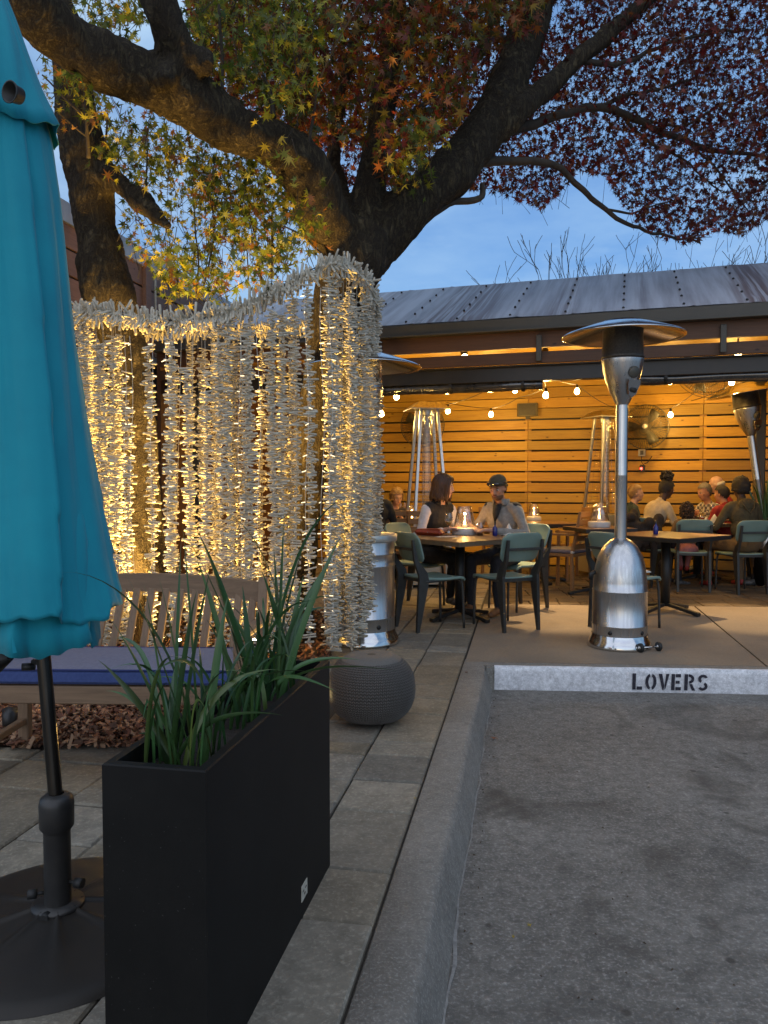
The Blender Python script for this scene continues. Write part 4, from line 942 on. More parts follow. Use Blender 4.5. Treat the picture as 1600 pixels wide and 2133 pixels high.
canopy('inner_canopy', [zof(1000 + 40 * i) for i in range(9)], [.135 + .002 * i for i in range(9)], .30, .9, .02, um)
canopy('vent_flap', [AP.z + .01 - (AP.z + .01 - zof(262)) * i / 12 for i in range(13)], [.006 + .158 * (i / 12) ** .85 for i in range(13)], .16, .62, .03, um)
mb = MB(); mb.lathe([(.029, 0), (.030, .004), (.026, .004), (.022, -.03), (0, -.03)], 20, D(22, 192, 2.13), axis=Matrix.Rotation(R(95), 3, 'X') @ Matrix.Rotation(R(-25), 3, 'Y')); mb.build('dark_flap_hole', m_black, um, world=True)  # shallow dish, coloured black for the shade inside the vent flap opening
mb = MB(); mb.tube([ax_(.12), ax_(.34), ax_(.42), ax_(1.0), ax_(2.6)], .0195, 20); mb.tube([ax_(.80), ax_(.808)], .022, 20); mb.build('pole', m_bronze, um, world=True)
mb = MB(); c = D(70, 1378, 2.26); mb.tube([ax_(.735), c], .008, 8); mb.tube([c, c + Vector((0, 0, -.016)), c + Vector((-.012, -.005, -.02))], .007, 8); mb.tube([c + Vector((-.03, -.01, -.014)), c + Vector((.005, 0, -.014))], .011, 10); mb.build('crank_handle', m_black, um, world=True)
mb = MB(); mb.tube([D(-60, 1400, 2.3), D(-10, 1378, 2.25), D(22, 1368, 2.22)], [.05, .035, .012], 10); mb.build('tie_strap', m_black, um, world=True)
ub = T('umbrella_base', 'wide dark domed metal umbrella base on the pavers', 'umbrella base', UB)
mb = MB(); vs = []; seg = 96; prof = [(.06, .062), (.09, .056), (.15, .048), (.22, .040), (.30, .030), (.345, .022), (.375, .012), (.385, 0)]
for (r, z) in prof:
    for j in range(seg):
        a = 2 * math.pi * j / seg; rib = max(0, 1 - abs(((a * 8 / (2 * math.pi)) % 1) - .5) * 2 / .28) * .010 * max(0, 1 - (r - .06) / .26); vs.append((r * math.cos(a), r * math.sin(a), z + rib))
mb.add(vs, [(i * seg + j, i * seg + (j + 1) % seg, (i + 1) * seg + (j + 1) % seg, (i + 1) * seg + j) for i in range(len(prof) - 1) for j in range(seg)], 0, True)
mb.build('base_plate', mat('base_metal', (.022, .017, .013), (.014, .012, .010), 4, .5, metal=.0, spec=.35), ub)
mb = MB(); mb.lathe([(0, .07), (.07, .07), (.072, .058), (.06, .055)], 28); mb.lathe([(.036, .07), (.036, .27), (.038, .276), (.046, .287), (.047, .352), (.043, .368), (.030, .378), (.0205, .379)], 28); mb.build('stem', m_dark, ub)
for (a, z) in ((-.2, .13), (3.4, .10), (4.6, .06)):
    mb = MB(); d_ = Vector((math.cos(a), math.sin(a), 0)); mb.tube([d_ * .036 + Vector((0, 0, z)), d_ * .06 + Vector((0, 0, z))], .005, 8); mb.tube([d_ * .055 + Vector((0, 0, z)), d_ * .078 + Vector((0, 0, z))], .014, 8); mb.build('locking_knob', m_black_rubber, ub)

# ------------------------------------------------------------------ planter and grasses
PH = .675; FR = G(430, 1605, PH); FL = G(210, 1592, PH); BR = G(687, 1375, PH); lu = (BR - FR); BL = FL + lu
pc = (FR + FL + BR + BL) / 4; ang = math.atan2(lu.y, lu.x); plen = lu.length; pw = (FL - FR).length
pl = T('planter_box', 'tall narrow black rectangular planter box with a small white sticker', 'planter', (pc.x, pc.y, 0), ang)
mb = MB(); th = .022
lx, ly = plen / 2, pw / 2
rct = lambda x, y, z: [(-x, -y, z), (x, -y, z), (x, y, z), (-x, y, z)]
mb.add(rct(lx, ly, 0) + rct(lx, ly, PH - .003) + rct(lx - .003, ly - .003, PH) + rct(lx - th, ly - th, PH) + rct(lx - th, ly - th, .1), [(4 * k + i, 4 * k + (i + 1) % 4, 4 * k + 4 + (i + 1) % 4, 4 * k + 4 + i) for k in range(4) for i in range(4)] + [(16, 17, 18, 19)])
mb.build('box', m_planter, pl)
mb = MB(); mb.box((0, 0, PH - .075), (plen - 2 * th - .004, pw - 2 * th - .004, .04)); mb.build('soil', m_soil, pl)
st = G(595, 1961, 0); p_ = G(595, 1961, .12)
mb = MB(); mb.box((.19, -ly - .0012, .075), (.055, .002, .045)); mb.build('sticker', m_white, pl)
mb = MB();
for i in range(3): mb.box((.175 + i * .013, -ly - .003, .08 - (i % 2) * .012), (.012, .001, .004))
mb.build('sticker_mark', m_greyplastic, pl)
def blades(t, specs):
    mb = MB(); cl = []
    for (a, tip, w_, bow, twist) in specs:
        a, tip = Vector(a), Vector(tip); d_ = tip - a; n = 14; sd = d_.cross(Vector((math.cos(twist), math.sin(twist), .2))).normalized(); nr = sd.cross(d_).normalized()
        up = Vector((0, 0, 1)); vs = []
        for i in range(n + 1):
            s_ = i / n; hz = Vector((d_.x, d_.y, 0)) * (s_ ** (1 + bow) if bow >= 0 else s_); vert = d_.z * (1 - (1 - s_) ** (1 + bow * .9)) + bow * .06 * math.sin(s_ * math.pi)
            p = a + hz + up * vert; ww = w_ * (1.0 - .25 * s_) * min(1, (1 - s_) * 2.6 + .03) * min(1, .65 + s_ * 2); fold = ww * .35
            vs += [p - sd * ww, p - nr * fold, p + sd * ww]
        mb.add(vs, [(i * 3 + j, i * 3 + j + 1, (i + 1) * 3 + j + 1, (i + 1) * 3 + j) for i in range(n) for j in (0, 1)], 0, True)
        v = rnd.uniform(.6, 1.25); y = rnd.uniform(.8, 1.5) if rnd.random() < .85 else 2.4
        cl += [(v * y, v * (1 + .15 * (y - 1)), v, 1)] * (n * 2)
    o = mb.build('leaves', m_blade, t, world=True, colattr=cl); return o
rnd = random.Random(4)
axis_u = lu.normalized(); across = (FL - FR).normalized()
def pl_pt(f, g): return FR + lu * f + (FL - FR) * g + Vector((0, 0, -.06))
hero = {0: [((350, 1580), (262, 1195), 1.72), ((352, 1582), (378, 1120), 1.72), ((360, 1585), (380, 1090), 1.78), ((340, 1570), (125, 1192), 1.62), ((345, 1575), (205, 1375), 1.68), ((375, 1585), (300, 1215), 1.74), ((380, 1570), (475, 1240), 1.72), ((395, 1580), (410, 1230), 1.7), ((365, 1560), (330, 1200), 1.75), ((410, 1560), (590, 1490), 1.78), ((330, 1560), (230, 1290), 1.7), ((420, 1560), (580, 1395), 1.85), ((350, 1560), (440, 1180), 1.74)],
        1: [((450, 1500), (415, 1110), 2.0), ((455, 1500), (395, 1130), 2.0), ((470, 1490), (410, 1165), 2.05), ((480, 1490), (505, 1220), 2.0), ((490, 1480), (560, 1330), 2.0), ((500, 1480), (430, 1290), 2.05), ((460, 1500), (530, 1330), 1.95), ((500, 1470), (650, 1400), 2.05)],
        2: [((560, 1420), (450, 1065), 2.2), ((570, 1420), (412, 1108), 2.2), ((580, 1410), (592, 1070), 2.25), ((590, 1410), (735, 1035), 2.25), ((600, 1400), (712, 1115), 2.3), ((585, 1400), (570, 1140), 2.25), ((560, 1400), (545, 1190), 2.2), ((600, 1400), (690, 1165), 2.3), ((610, 1400), (752, 1375), 2.3), ((615, 1410), (830, 1398), 2.2), ((580, 1400), (640, 1115), 2.3), ((560, 1410), (700, 1440), 2.0), ((600, 1400), (632, 1200), 2.3), ((590, 1400), (660, 1260), 2.3)]}
names = ['leafy strap grass clump at the near end of the black planter', 'strap grass clump in the middle of the black planter', 'tallest strap grass clump at the far end of the black planter']
for q, (f0, f1) in enumerate(((.08, .26), (.38, .56), (.68, .90))):
    t = T('grass_plant', names[q], 'plant', pl_pt((f0 + f1) / 2, .5), 0, 'grasses in the black planter'); sp = []
    for ((bx, by), (tx_, ty_), d_) in hero[q]:
        f = rnd.uniform(f0, f1); a = pl_pt(f, rnd.uniform(.3, .65)); tip = D(tx_, ty_, a.y + (d_ - (1.72, 2.02, 2.25)[q]) + rnd.uniform(-.03, .03)); hz = math.hypot(tip.x - a.x, tip.y - a.y)
        sp.append((a, tip, rnd.uniform(.0070, .0105), .55 if hz > .2 or tip.z < a.z + .2 else .12, rnd.uniform(0, 3.1)))
    for i in range(26):
        f = rnd.uniform(f0, f1); a = pl_pt(f, rnd.uniform(.2, .8)); an = rnd.uniform(0, 6.28); h = rnd.uniform(.08, .28) * (1, 1, 1.1)[q]; r_ = h * rnd.uniform(.25, .95)
        sp.append((a, a + Vector((math.cos(an) * r_, math.sin(an) * r_, h)), rnd.uniform(.0035, .0085), rnd.uniform(.3, .9), rnd.uniform(0, 3.1)))
    blades(t, sp)

# ------------------------------------------------------------------ bench and cushion
be = T('garden_bench', 'weathered teak garden bench with arched slatted back behind the grasses', 'bench', (-1.14, 3.40, 0), -R(2))
bw = .56
mb = MB(); n = 24; vs = []
def arch(x): return .775 + .035 * (1 - (x / bw) ** 2)
def bky(x, z): return .17 + (z - .40) * .22 + .05 * (1 - (x / bw) ** 2)
for i in range(n + 1):
    x = -bw + 2 * bw * i / n; zt = arch(x)
    for (dz, dy) in ((0, -.018), (0, .018), (-.085 - .01 * abs(x / bw), .018), (-.085 - .01 * abs(x / bw), -.018)): vs.append((x, bky(x, zt) + dy, zt + dz))
mb.add(vs, [(i * 4 + j, i * 4 + (j + 1) % 4, (i + 1) * 4 + (j + 1) % 4, (i + 1) * 4 + j) for i in range(n) for j in range(4)] + [(3, 2, 1, 0), (n * 4, n * 4 + 1, n * 4 + 2, n * 4 + 3)])
mb.build('top_rail', m_teak, be, recalc=True)
mb = MB()
for i in range(15):
    x = -.50 + i * 1.0 / 14; xb = x * 1.02 - .02; a = Vector((xb, bky(xb, .42), .42)); c = Vector((x + .012, bky(x, .74), arch(x) - .07)); mb.bar(a, c, .036, .014, up=(0, 1, 0), bev=.003)
mb.bar((-bw, bky(bw, .42) + .0, .415), (bw, bky(bw, .42) + .0, .415), .03, .05, bev=.004)
mb.build('backrest', m_teakz, be)
mb = MB(); mb.box((0, -.26, .375), (2 * bw, .03, .075), bev=.005); mb.box((0, .17, .375), (2 * bw, .03, .07), bev=.004)
for i in range(7): mb.box((0, -.22 + i * .062, .405), (2 * bw - .04, .05, .018), bev=.004)
mb.build('seat', m_teak, be)
for (x, y, z) in ((-bw + .0, .19, .80), (bw, .19, .80), (-bw, -.25, .60), (bw, -.25, .60), (-.53, .20, .38)):
    if x == -.53: continue
    mb = MB()
    if y > 0: mb.bar((x, .17, 0), (x, .17, .40), .05, .045, up=(0, 1, 0), bev=.004); mb.bar((x, .17, .40), (x, bky(bw, z), z), .045, .045, up=(0, 1, 0), bev=.004)
    else: mb.bar((x, y, 0), (x, y, z), .05, .05, up=(0, 1, 0), bev=.004)
    mb.build('leg', m_teakz, be)
for x in (-bw, bw):
    mb = MB(); mb.bar((x, -.29, .62), (x, .24, .60), .055, .03, bev=.008); mb.build('armrest', m_teak, be)
    mb = MB(); mb.bar((x, -.25, .13), (x, .17, .13), .035, .03, bev=.004); mb.build('stretcher', m_teak, be)
cu = T('seat_cushion', 'lavender topped blue bench cushion with navy piping', 'cushion', (-1.14, 3.37, .418), -R(2))
mb = MB(); mb.box((0, -.03, .032), (1.06, .44, .060), bev=.012); mb.build('cushion_side', m_cushblue, cu)
mb = MB(); n = 20; vs = [(-.522 + 1.044 * i / n, -.245 + .43 * j / n, .0635 + .014 * math.sin(math.pi * i / n) ** .5 * math.sin(math.pi * j / n) ** .5) for i in range(n + 1) for j in range(n + 1)]
mb.add(vs, [(i * (n + 1) + j, (i + 1) * (n + 1) + j, (i + 1) * (n + 1) + j + 1, i * (n + 1) + j + 1) for i in range(n) for j in range(n)], 0, True); mb.build('cushion_top', m_cushlav, cu)
mb = MB(); pp = [(-.525, -.248, .063), (.525, -.248, .063), (.525, .188, .063), (-.525, .188, .063), (-.525, -.248, .063)]; mb.tube(pp, .0045, 6); mb.build('piping', mat('navy_piping', (.02, .03, .12), None, 5, .8), cu)

# ------------------------------------------------------------------ pouf
po = T('knit_pouf', 'round grey brown knit texture pouf beside the black planter', 'pouf', G(774, 1500, 0))
PR, PZ = .222, .35
def pp_(t):  # profile, t 0..1 bottom to top
    a = -math.pi / 2 + t * math.pi; sgn = lambda v, e: math.copysign(abs(v) ** e, v)
    return PR * (abs(math.cos(a)) ** .62) if 0 < t < 1 else 0, PZ / 2 + PZ / 2 * sgn(math.sin(a), .92)
mb = MB(); mb.lathe([pp_(i / 40) for i in range(41)], 64); mb.build('core', mat('pouf_core', (.05, .045, .04), None, 9, .8), po)
mb = MB(); cols_ = 72; rows = 26
for i in range(cols_):
    for j in range(rows):
        t = .17 + .66 * j / rows; r0, z0_ = pp_(t); r1, z1_ = pp_(t + .66 / rows * 1.15)
        for sgn_ in (-1, 1):
            a0 = 2 * math.pi * (i + .5 * 0) / cols_; wa_ = 2 * math.pi / cols_ * .46
            A_ = Vector((r0 * math.cos(a0), r0 * math.sin(a0), z0_)); B_ = Vector(((r1 + .002) * math.cos(a0 + sgn_ * wa_), (r1 + .002) * math.sin(a0 + sgn_ * wa_), z1_)); nn = Vector((math.cos(a0), math.sin(a0), .0)); mid = (A_ + B_) / 2 + nn * .006
            sd = (B_ - A_).cross(nn).normalized() * .0034
            mb.add([A_, mid - sd, B_, mid + sd, mid + nn * .0035], [(0, 1, 4), (1, 2, 4), (2, 3, 4), (3, 0, 4)], 0, True)
mb.build('knit_stitches', m_pouf, po)
mb = MB(); mb.lathe([(.165, PZ - .045), (.155, PZ - .022), (.13, PZ - .005), (.10, PZ + .003), (.03, PZ + .001), (0, PZ - .004)], 64); mb.build('lid', mat('pouf_lid', (.13, .12, .105), (.11, .10, .09), 120, .75, bump=.3, bscale=300), po)

# ------------------------------------------------------------------ heaters
def heater(loc, label, rz=0, tilt=None, kind=0, sc_=1.0, wheels=True):
    t = T('patio_heater', label, 'patio heater', loc, rz, 'steel mushroom heaters')
    if tilt: t.matrix_basis = Matrix.Translation(Vector(loc)) @ Matrix.Rotation(tilt[0], 4, 'Y') @ Matrix.Rotation(tilt[1], 4, 'X')
    if kind == 0:
        mb = MB(); mb.lathe([(.0, .0), (.238, .0), (.242, .012), (.225, .05), (.213, .075), (.208, .10)], 64); mb.build('base_ring', m_steel2, t)
        mb = MB(); mb.lathe([(.203, .09), (.204, .165), (.206, .170), (.206, .176), (.203, .18), (.203, .425), (.205, .43), (.205, .436), (.2, .44), (.198, .50), (.186, .60), (.165, .69), (.125, .765), (.085, .805), (.052, .826), (.045, .828)], 64); tk = mb.build('tank_cover', m_steel, t)
        for a in (-2.2, -.95, .6, 2.0):
            mb = MB(); mb.lathe([(.0, .004), (.016, .004), (.016, 0)], 16, (.2025 * math.cos(a), .2025 * math.sin(a), .128), axis=Matrix((Vector((-math.sin(a), math.cos(a), 0)), Vector((0, 0, 1)), Vector((math.cos(a), math.sin(a), 0)))).transposed()); mb.build('vent_hole', m_black, tk)
        mb = MB(); mb.tube([(-.195, -.02, .57), (-.235, -.03, .555), (-.232, -.03, .52)], .016, 10); mb.build('side_handle', m_black, t)
        top0 = .82; 
    else:
        mb = MB(); mb.lathe([(0, 0), (.285, 0), (.288, .015), (.272, .05), (.255, .085), (.250, .11)], 64); mb.build('base_ring', m_steel2, t)
        mb = MB(); mb.lathe([(.246, .10), (.246, .20), (.250, .206), (.250, .214), (.246, .22), (.246, .60), (.250, .606), (.250, .614), (.246, .62), (.246, .69), (.250, .696), (.250, .704), (.246, .71), (.246, .80)], 64); tk = mb.build('tank_cover', m_steel, t)
        mb = MB(); mb.lathe([(.24, .79), (.262, .795), (.265, .80), (.265, .845), (.26, .85), (0, .852)], 64); mb.build('table_ring', mat('pale_steel', (.50, .50, .46), (.42, .42, .38), 10, .35, metal=.6), t)
        a = -1.05; mb = MB(); mb.lathe([(.0, .004), (.018, .004), (.018, 0)], 16, (.2455 * math.cos(a), .2455 * math.sin(a), .15), axis=Matrix((Vector((-math.sin(a), math.cos(a), 0)), Vector((0, 0, 1)), Vector((math.cos(a), math.sin(a), 0)))).transposed()); mb.build('vent_hole', m_black, tk)
    mb = MB(); mb.lathe([(.045, .81), (.045, 1.30), (.0455, 1.302), (.0455, 1.306), (.045, 1.31), (.045, 1.85)], 32); mb.build('pole', m_steel, t)
    mb = MB(); mb.lathe([(.045, 1.835), (.058, 1.86), (.092, 1.93), (.122, 2.01), (.140, 2.08), (.150, 2.14), (.155, 2.17), (.155, 2.175), (.150, 2.178)], 48); hd = mb.build('burner_housing', m_steel, t)
    a = -1.25; dirv = Vector((math.cos(a), math.sin(a), 0)); sd = Vector((-math.sin(a), math.cos(a), 0)); sl_ = Vector((dirv.x * .30, dirv.y * .30, 1)).normalized(); nn = sd.cross(sl_).normalized()
    if nn.dot(dirv) < 0: nn = -nn
    mb = MB(); cc = dirv * .118 + Vector((0, 0, 1.96)); pts = []
    pan = [(-.05, .055), (.05, .055), (.052, .02), (.03, -.055), (.0, -.075), (-.03, -.055), (-.052, .02)]
    for off in (0, .022):
        for (q, r_) in pan: pts.append(cc + sd * q + sl_ * r_ + nn * off)
    k = len(pan); mb.add(pts, [tuple(range(k, 2 * k)), tuple(range(k))[::-1]] + [(i, (i + 1) % k, k + (i + 1) % k, k + i) for i in range(k)]); mb.build('control_panel', m_steel2, hd)
    mb = MB(); A3 = Matrix((sd, sl_, nn)).transposed(); mb.lathe([(.019, 0), (.019, .02), (.016, .025), (0, .025)], 18, cc + nn * .022 - sl_ * .02, axis=A3); mb.build('knob', m_black_rubber, hd)
    mb = MB(); mb.lathe([(0, .003), (.045, .003), (.045, 0)], 24, dirv * .141 + Vector((0, 0, 2.065)), axis=A3); mb.build('access_cover', m_greyplastic, hd)
    mb = MB(); mb.lathe([(.150, 2.178), (.157, 2.182), (.157, 2.20), (.150, 2.21), (.148, 2.40)], 48); mb.build('burner_screen', m_mesh if kind == 0 else m_steel2, t)
    mb = MB(); mb.lathe([(.0, 2.475), (.10, 2.472), (.15, 2.462), (.155, 2.455), (.25, 2.43), (.35, 2.395), (.43, 2.366), (.452, 2.352), (.455, 2.346), (.45, 2.345), (.43, 2.355), (.35, 2.382), (.25, 2.417), (.13, 2.44), (0, 2.447)], 72); rf = mb.build('reflector', m_steel2, t)
    mb = MB(); mb.tube([(0, -.02, 2.47), (.01, -.02, 2.49)], .006, 6); mb.lathe([(.012, 2.47), (.012, 2.482), (0, 2.486)], 8); mb.build('wing_nut', m_dark, rf)
    if wheels:
        for x in (.085, .235):
            y_ = -.215 if x < .1 else -.165
            mb = MB(); A = Matrix.Rotation(R(90), 3, 'Y') @ Matrix.Identity(3); A = Matrix.Rotation(R(18), 3, 'Z') @ A; mb.lathe([(0, -.012), (.03, -.012), (.034, -.008), (.034, .008), (.03, .012), (0, .012)], 20, (x, y_ - .02, .034), axis=A); wv = mb.build('wheel', m_black_rubber, t)
            mb = MB(); mb.lathe([(0, -.0135), (.013, -.0135), (.013, .0135), (0, .0135)], 12, (x, y_ - .02, .034), axis=A); mb.build('hub', m_steel2, wv)
        mb = MB(); mb.tube([(.085, -.235, .034), (.235, -.185, .034)], .006, 8); mb.build('axle', m_steel2, t)
    if kind == 1:
        for ch in [x for x in col.objects if x.parent == t and x.name.split('.')[0] not in ('base_ring', 'tank_cover', 'table_ring')]: ch.location.z = -.21
    return t
heater(G(1290, 1345, 0), 'brushed steel mushroom heater with domed base and small wheels behind the LOVERS kerb')
heater(G(757, 1336, 0), 'steel mushroom heater with flat topped cylinder partly behind the bead curtain', kind=1, wheels=False)
hc = D(1551, 845, 9.3); tlt = R(9)
heater(Vector((hc.x + .37, 9.3, 0)), 'leaning steel mushroom heater beside the dark post at the right edge', tilt=(-tlt, 0), kind=0, wheels=False)

def pyramid(loc, label, rz, cap_w=.48):
    t = T('pyramid_heater', label, 'pyramid heater', loc, rz, 'pyramid heaters with glass tubes')
    mb = MB(); w0, w1 = .25, .20
    def fr(z): return .26 - (.26 - .10) * z / 2.15
    pts = [(-fr(0), -fr(0)), (fr(0), -fr(0)), (fr(0), fr(0)), (-fr(0), fr(0))]
    vs = [(x, y, .04) for (x, y) in pts] + [(a * fr(.82), b_ * fr(.82), .82) for (a, b_) in ((-1, -1), (1, -1), (1, 1), (-1, 1))]
    mb.add(vs, [(0, 1, 5, 4), (1, 2, 6, 5), (2, 3, 7, 6), (3, 0, 4, 7), (4, 5, 6, 7), (0, 3, 2, 1)]); mb.build('tank_housing', mat('beige_steel', (.42, .38, .30), (.38, .34, .27), 4, .4, metal=.5) if 'beige_steel' not in bpy.data.materials else bpy.data.materials['beige_steel'], t)
    for (a, b_) in ((-1, -1), (1, -1), (1, 1), (-1, 1)):
        mb = MB(); mb.bar((a * fr(0), b_ * fr(0), 0), (a * fr(2.13), b_ * fr(2.13), 2.13), .035, .035, up=(1, 0, 0), bev=.003); mb.build('corner_post', m_steel, t)
    mb = MB(); mb.lathe([(.058, .84), (.058, 2.08)], 24); mb.build('glass_tube', m_glass, t)
    for (a, b_) in ((0, -1), (1, 0), (0, 1), (-1, 0)):
        mb = MB()
        for i in range(26):
            z = .92 + i * .046; f_ = fr(z) - .02
            if a == 0: mb.tube([(-f_, b_ * f_, z), (f_, b_ * f_, z)], .0016, 4, cap=False)
            else: mb.tube([(a * f_, -f_, z), (a * f_, f_, z)], .0016, 4, cap=False)
        for q in (-.5, 0, .5):
            if a == 0: mb.tube([(q * fr(.9), b_ * fr(.9) * .95, .9), (q * fr(2.1), b_ * fr(2.1) * .9, 2.1)], .0016, 4, cap=False)
        mb.build('wire_guard', m_steel2, t)
    mb = MB(); c = cap_w / 2; mb.add([(-c, -c, 2.13), (c, -c, 2.13), (c, c, 2.13), (-c, c, 2.13), (-.13, -.13, 2.215), (.13, -.13, 2.215), (.13, .13, 2.215), (-.13, .13, 2.215), (-c, -c, 2.122), (c, -c, 2.122), (c, c, 2.122), (-c, c, 2.122)], [(0, 1, 5, 4), (1, 2, 6, 5), (2, 3, 7, 6), (3, 0, 4, 7), (4, 5, 6, 7), (8, 11, 10, 9), (0, 8, 9, 1), (1, 9, 10, 2), (2, 10, 11, 3), (3, 11, 8, 0)]); mb.lathe([(.075, 2.06), (.075, 2.125)], 20); mb.build('reflector_cap', m_steel, t)
pyramid((.52, 9.35, 0), 'pyramid glass tube heater behind the dark haired woman in the black vest', R(12))
pyramid((3.0, 10.45, 0), 'pyramid glass tube heater partly behind the pole of the big steel heater', R(20))

# ------------------------------------------------------------------ wall fans, speaker, boxes
def wallpt(px, py, off):
    r = ray(px, py); nx_, ny_ = math.sin(-PA), math.cos(-PA); t = (WNY - off) / (r.x * nx_ + r.y * ny_); return Vector((0, 0, CAMH)) + r * t
m_fan = mat('fan_wire', (.07, .06, .045), None, 8, .5, metal=.3)
def fan(loc, label, rz, tilt=0, rad=.31, spin=0):
    t = T('wall_fan', label, 'fan', loc, rz, 'round caged fans')
    t.matrix_basis = Matrix.Translation(loc) @ Matrix.Rotation(rz, 4, 'Z') @ Matrix.Rotation(tilt, 4, 'X')
    A = Matrix.Rotation(R(90), 3, 'X')
    mb = MB()
    for (r_, y_) in ((rad, 0), (rad * .985, -.055), (rad * .985, .055), (rad * .7, -.085), (rad * .42, -.10)):
        pts = [(r_ * math.cos(a * math.pi / 24), y_, r_ * math.sin(a * math.pi / 24)) for a in range(49)]; mb.tube(pts, .004 if r_ > rad * .9 else .0018, 5, cap=False)
    for i in range(56):
        a = i * math.pi / 28; c, s_ = math.cos(a), math.sin(a); mb.tube([(.05 * c, -.105, .05 * s_), (rad * .7 * c, -.085, rad * .7 * s_), (rad * c, 0, rad * s_), (rad * .7 * c, .085, rad * .7 * s_), (.05 * c, .105, .05 * s_)], .0028, 4, cap=False)
    mb.build('cage', m_fan, t)
    for k in range(3):
        a0 = spin + k * 2.094; vs = []
        for i in range(7):
            r_ = .05 + (rad * .86 - .05) * i / 6; w_ = .40 + .20 * math.sin(i / 6 * 3)
            for s2 in (-1, 1): vs.append((r_ * math.cos(a0 + s2 * w_ * .6), s2 * .028, r_ * math.sin(a0 + s2 * w_ * .6)))
        mb = MB(); mb.add(vs, [(i * 2, i * 2 + 1, i * 2 + 3, i * 2 + 2) for i in range(6)], 0, True); o = mb.build('blade', mat('fan_blade', (.07, .065, .05), None, 8, .5) if 'fan_blade' not in bpy.data.materials else bpy.data.materials['fan_blade'], t)
        s_ = o.modifiers.new('s', 'SOLIDIFY'); s_.thickness = .004
    mb = MB(); mb.lathe([(0, .115), (.045, .112), (.05, .10), (.06, -.02), (.06, -.12), (0, -.13)], 24, axis=A); mb.build('motor', m_greyplastic, t)
    mb = MB(); mb.lathe([(0, .119), (.03, .117), (.032, .112)], 20, axis=A); mb.build('badge', m_marble, t)
    mb = MB(); mb.tube([(0, .1, -.03), (0, .22, -.08)], .02, 8); mb.build('bracket', m_greyplastic, t)
fan(wallpt(880, 886, .30), 'round caged fan on the slatted wall behind the left pyramid heater', PA, 0, .335, .5)
fan(wallpt(1345, 889, .30), 'round caged fan on the slatted wall right of the steel heater pole', PA + R(-10), 0, .31, 1.0)
fan(D(1462, 778, 9.6), 'tilted caged fan hanging under the ceiling at the right, half hidden by the beam', PA + R(25), R(-30), .33, .2)
sp_ = T('wall_speaker', 'small dark box speaker mounted high on the slatted wall', 'speaker', wallpt(1098, 853, .12), PA)
mb = MB(); mb.prism([(-.13, 0), (.13, 0), (.15, .02), (.15, .11), (-.15, .11), (-.15, .02)], -.095, .095, A=Matrix.Diagonal((1, 1, 1))); mb.build('cabinet', m_greyplastic, sp_)
mb = MB(); mb.box((0, -.004, 0), (.25, .01, .165), bev=.004); mb.build('grille', m_dark, sp_)
mb = MB(); mb.box((0, .1, -.11), (.06, .06, .05)); mb.build('bracket', m_dark, sp_)
bx_ = T('outlet_box', 'small grey outlet box on the wall under the round fan', 'outlet box', wallpt(1337, 943, .05), PA)
mb = MB(); mb.box((0, 0, 0), (.10, .05, .10), bev=.008); mb.build('box', m_marble, bx_); mb = MB(); mb.box((0, -.028, .0), (.045, .006, .06), bev=.002); mb.build('cover', m_greyplastic, bx_)
mb = MB(); mb.tube([(0, -.02, -.05), (-.01, -.03, -.12), (.02, -.04, -.17), (.08, -.04, -.14), (.14, -.03, -.05)], .006, 6); mb.build('cord', m_black, bx_)
bx_ = T('switch_box', 'dark plug box with a glowing red pilot light on the slatted wall', 'plug box', wallpt(1338, 976, .05), PA)
mb = MB(); mb.box((0, 0, 0), (.075, .05, .10), bev=.008); mb.build('box', m_dark, bx_); mb = MB(); mb.ball((-.015, -.03, 0), .016, 10, 6); mb.build('pilot_light', emit('red_led', (1, .03, .02), 12), bx_)

# ------------------------------------------------------------------ string lights and bulbs
def bulb(px, py, d, label, power):
    p = D(px, py, d); t = T('festoon_bulb', label, 'light bulb', p, 0, 'string light bulbs')
    mb = MB(); mb.lathe([(0, -.044), (.019, -.040), (.030, -.023), (.032, -.005), (.023, .015), (.015, .029), (.013, .034)], 16); mb.build('glass_bulb', m_bulb, t)
    mb = MB(); mb.lathe([(.014, .030), (.017, .034), (.017, .072), (.010, .078), (0, .078)], 12); mb.build('socket', m_black, t)
    l = bpy.data.lights.new('bulb_light', 'POINT'); l.energy = power * .66; l.color = (1, .59, .14); l.shadow_soft_size = .03
    o = bpy.data.objects.new('bulb_light', l); col.objects.link(o); o.parent = t; o.location = (0, -.0, -.10); return p + Vector((0, 0, .078))
BU = [((826, 825), 9.0, 'bulb just left of the left pyramid heater cap, the higher of the two there'), ((795, 861), 9.9, 'lower bulb close to the right edge of the bead curtain'), ((933, 855), 10.3, 'bulb just right of the left pyramid heater cap'),
      ((1023, 862), 10.7, 'bulb midway between the left pyramid heater and the wall speaker'), ((1073, 811), 9.3, 'bulb up left of the wall speaker'), ((1137, 822), 9.0, 'bulb up right of the wall speaker'),
      ((1202, 814), 9.6, 'bulb left of the head of the big steel heater'), ((1397, 863), 10.4, 'bulb just right of the round fan'), ((1524, 795), 8.9, 'upper bulb of the close pair near the right edge'), ((1525, 811), 9.8, 'lower bulb of the close pair near the right edge')]
tops = [bulb(a, b_, d, lb, 17) for ((a, b_), d, lb) in BU]
def cable(pts, label):
    t = T('string_light_cable', label, 'cable', pts[0], 0, 'string light cables'); mb = MB(); out_ = []
    for i in range(len(pts) - 1):
        a, c = Vector(pts[i]), Vector(pts[i + 1])
        for k in range(8):
            s_ = k / 8; out_.append(a.lerp(c, s_) + Vector((0, 0, -.10 * (a - c).length * s_ * (1 - s_))))
    out_.append(Vector(pts[-1])); mb.tube(out_, .0045, 5); mb.build('wire', m_black, t, world=True)
hub = D(1133, 776, 8.5)
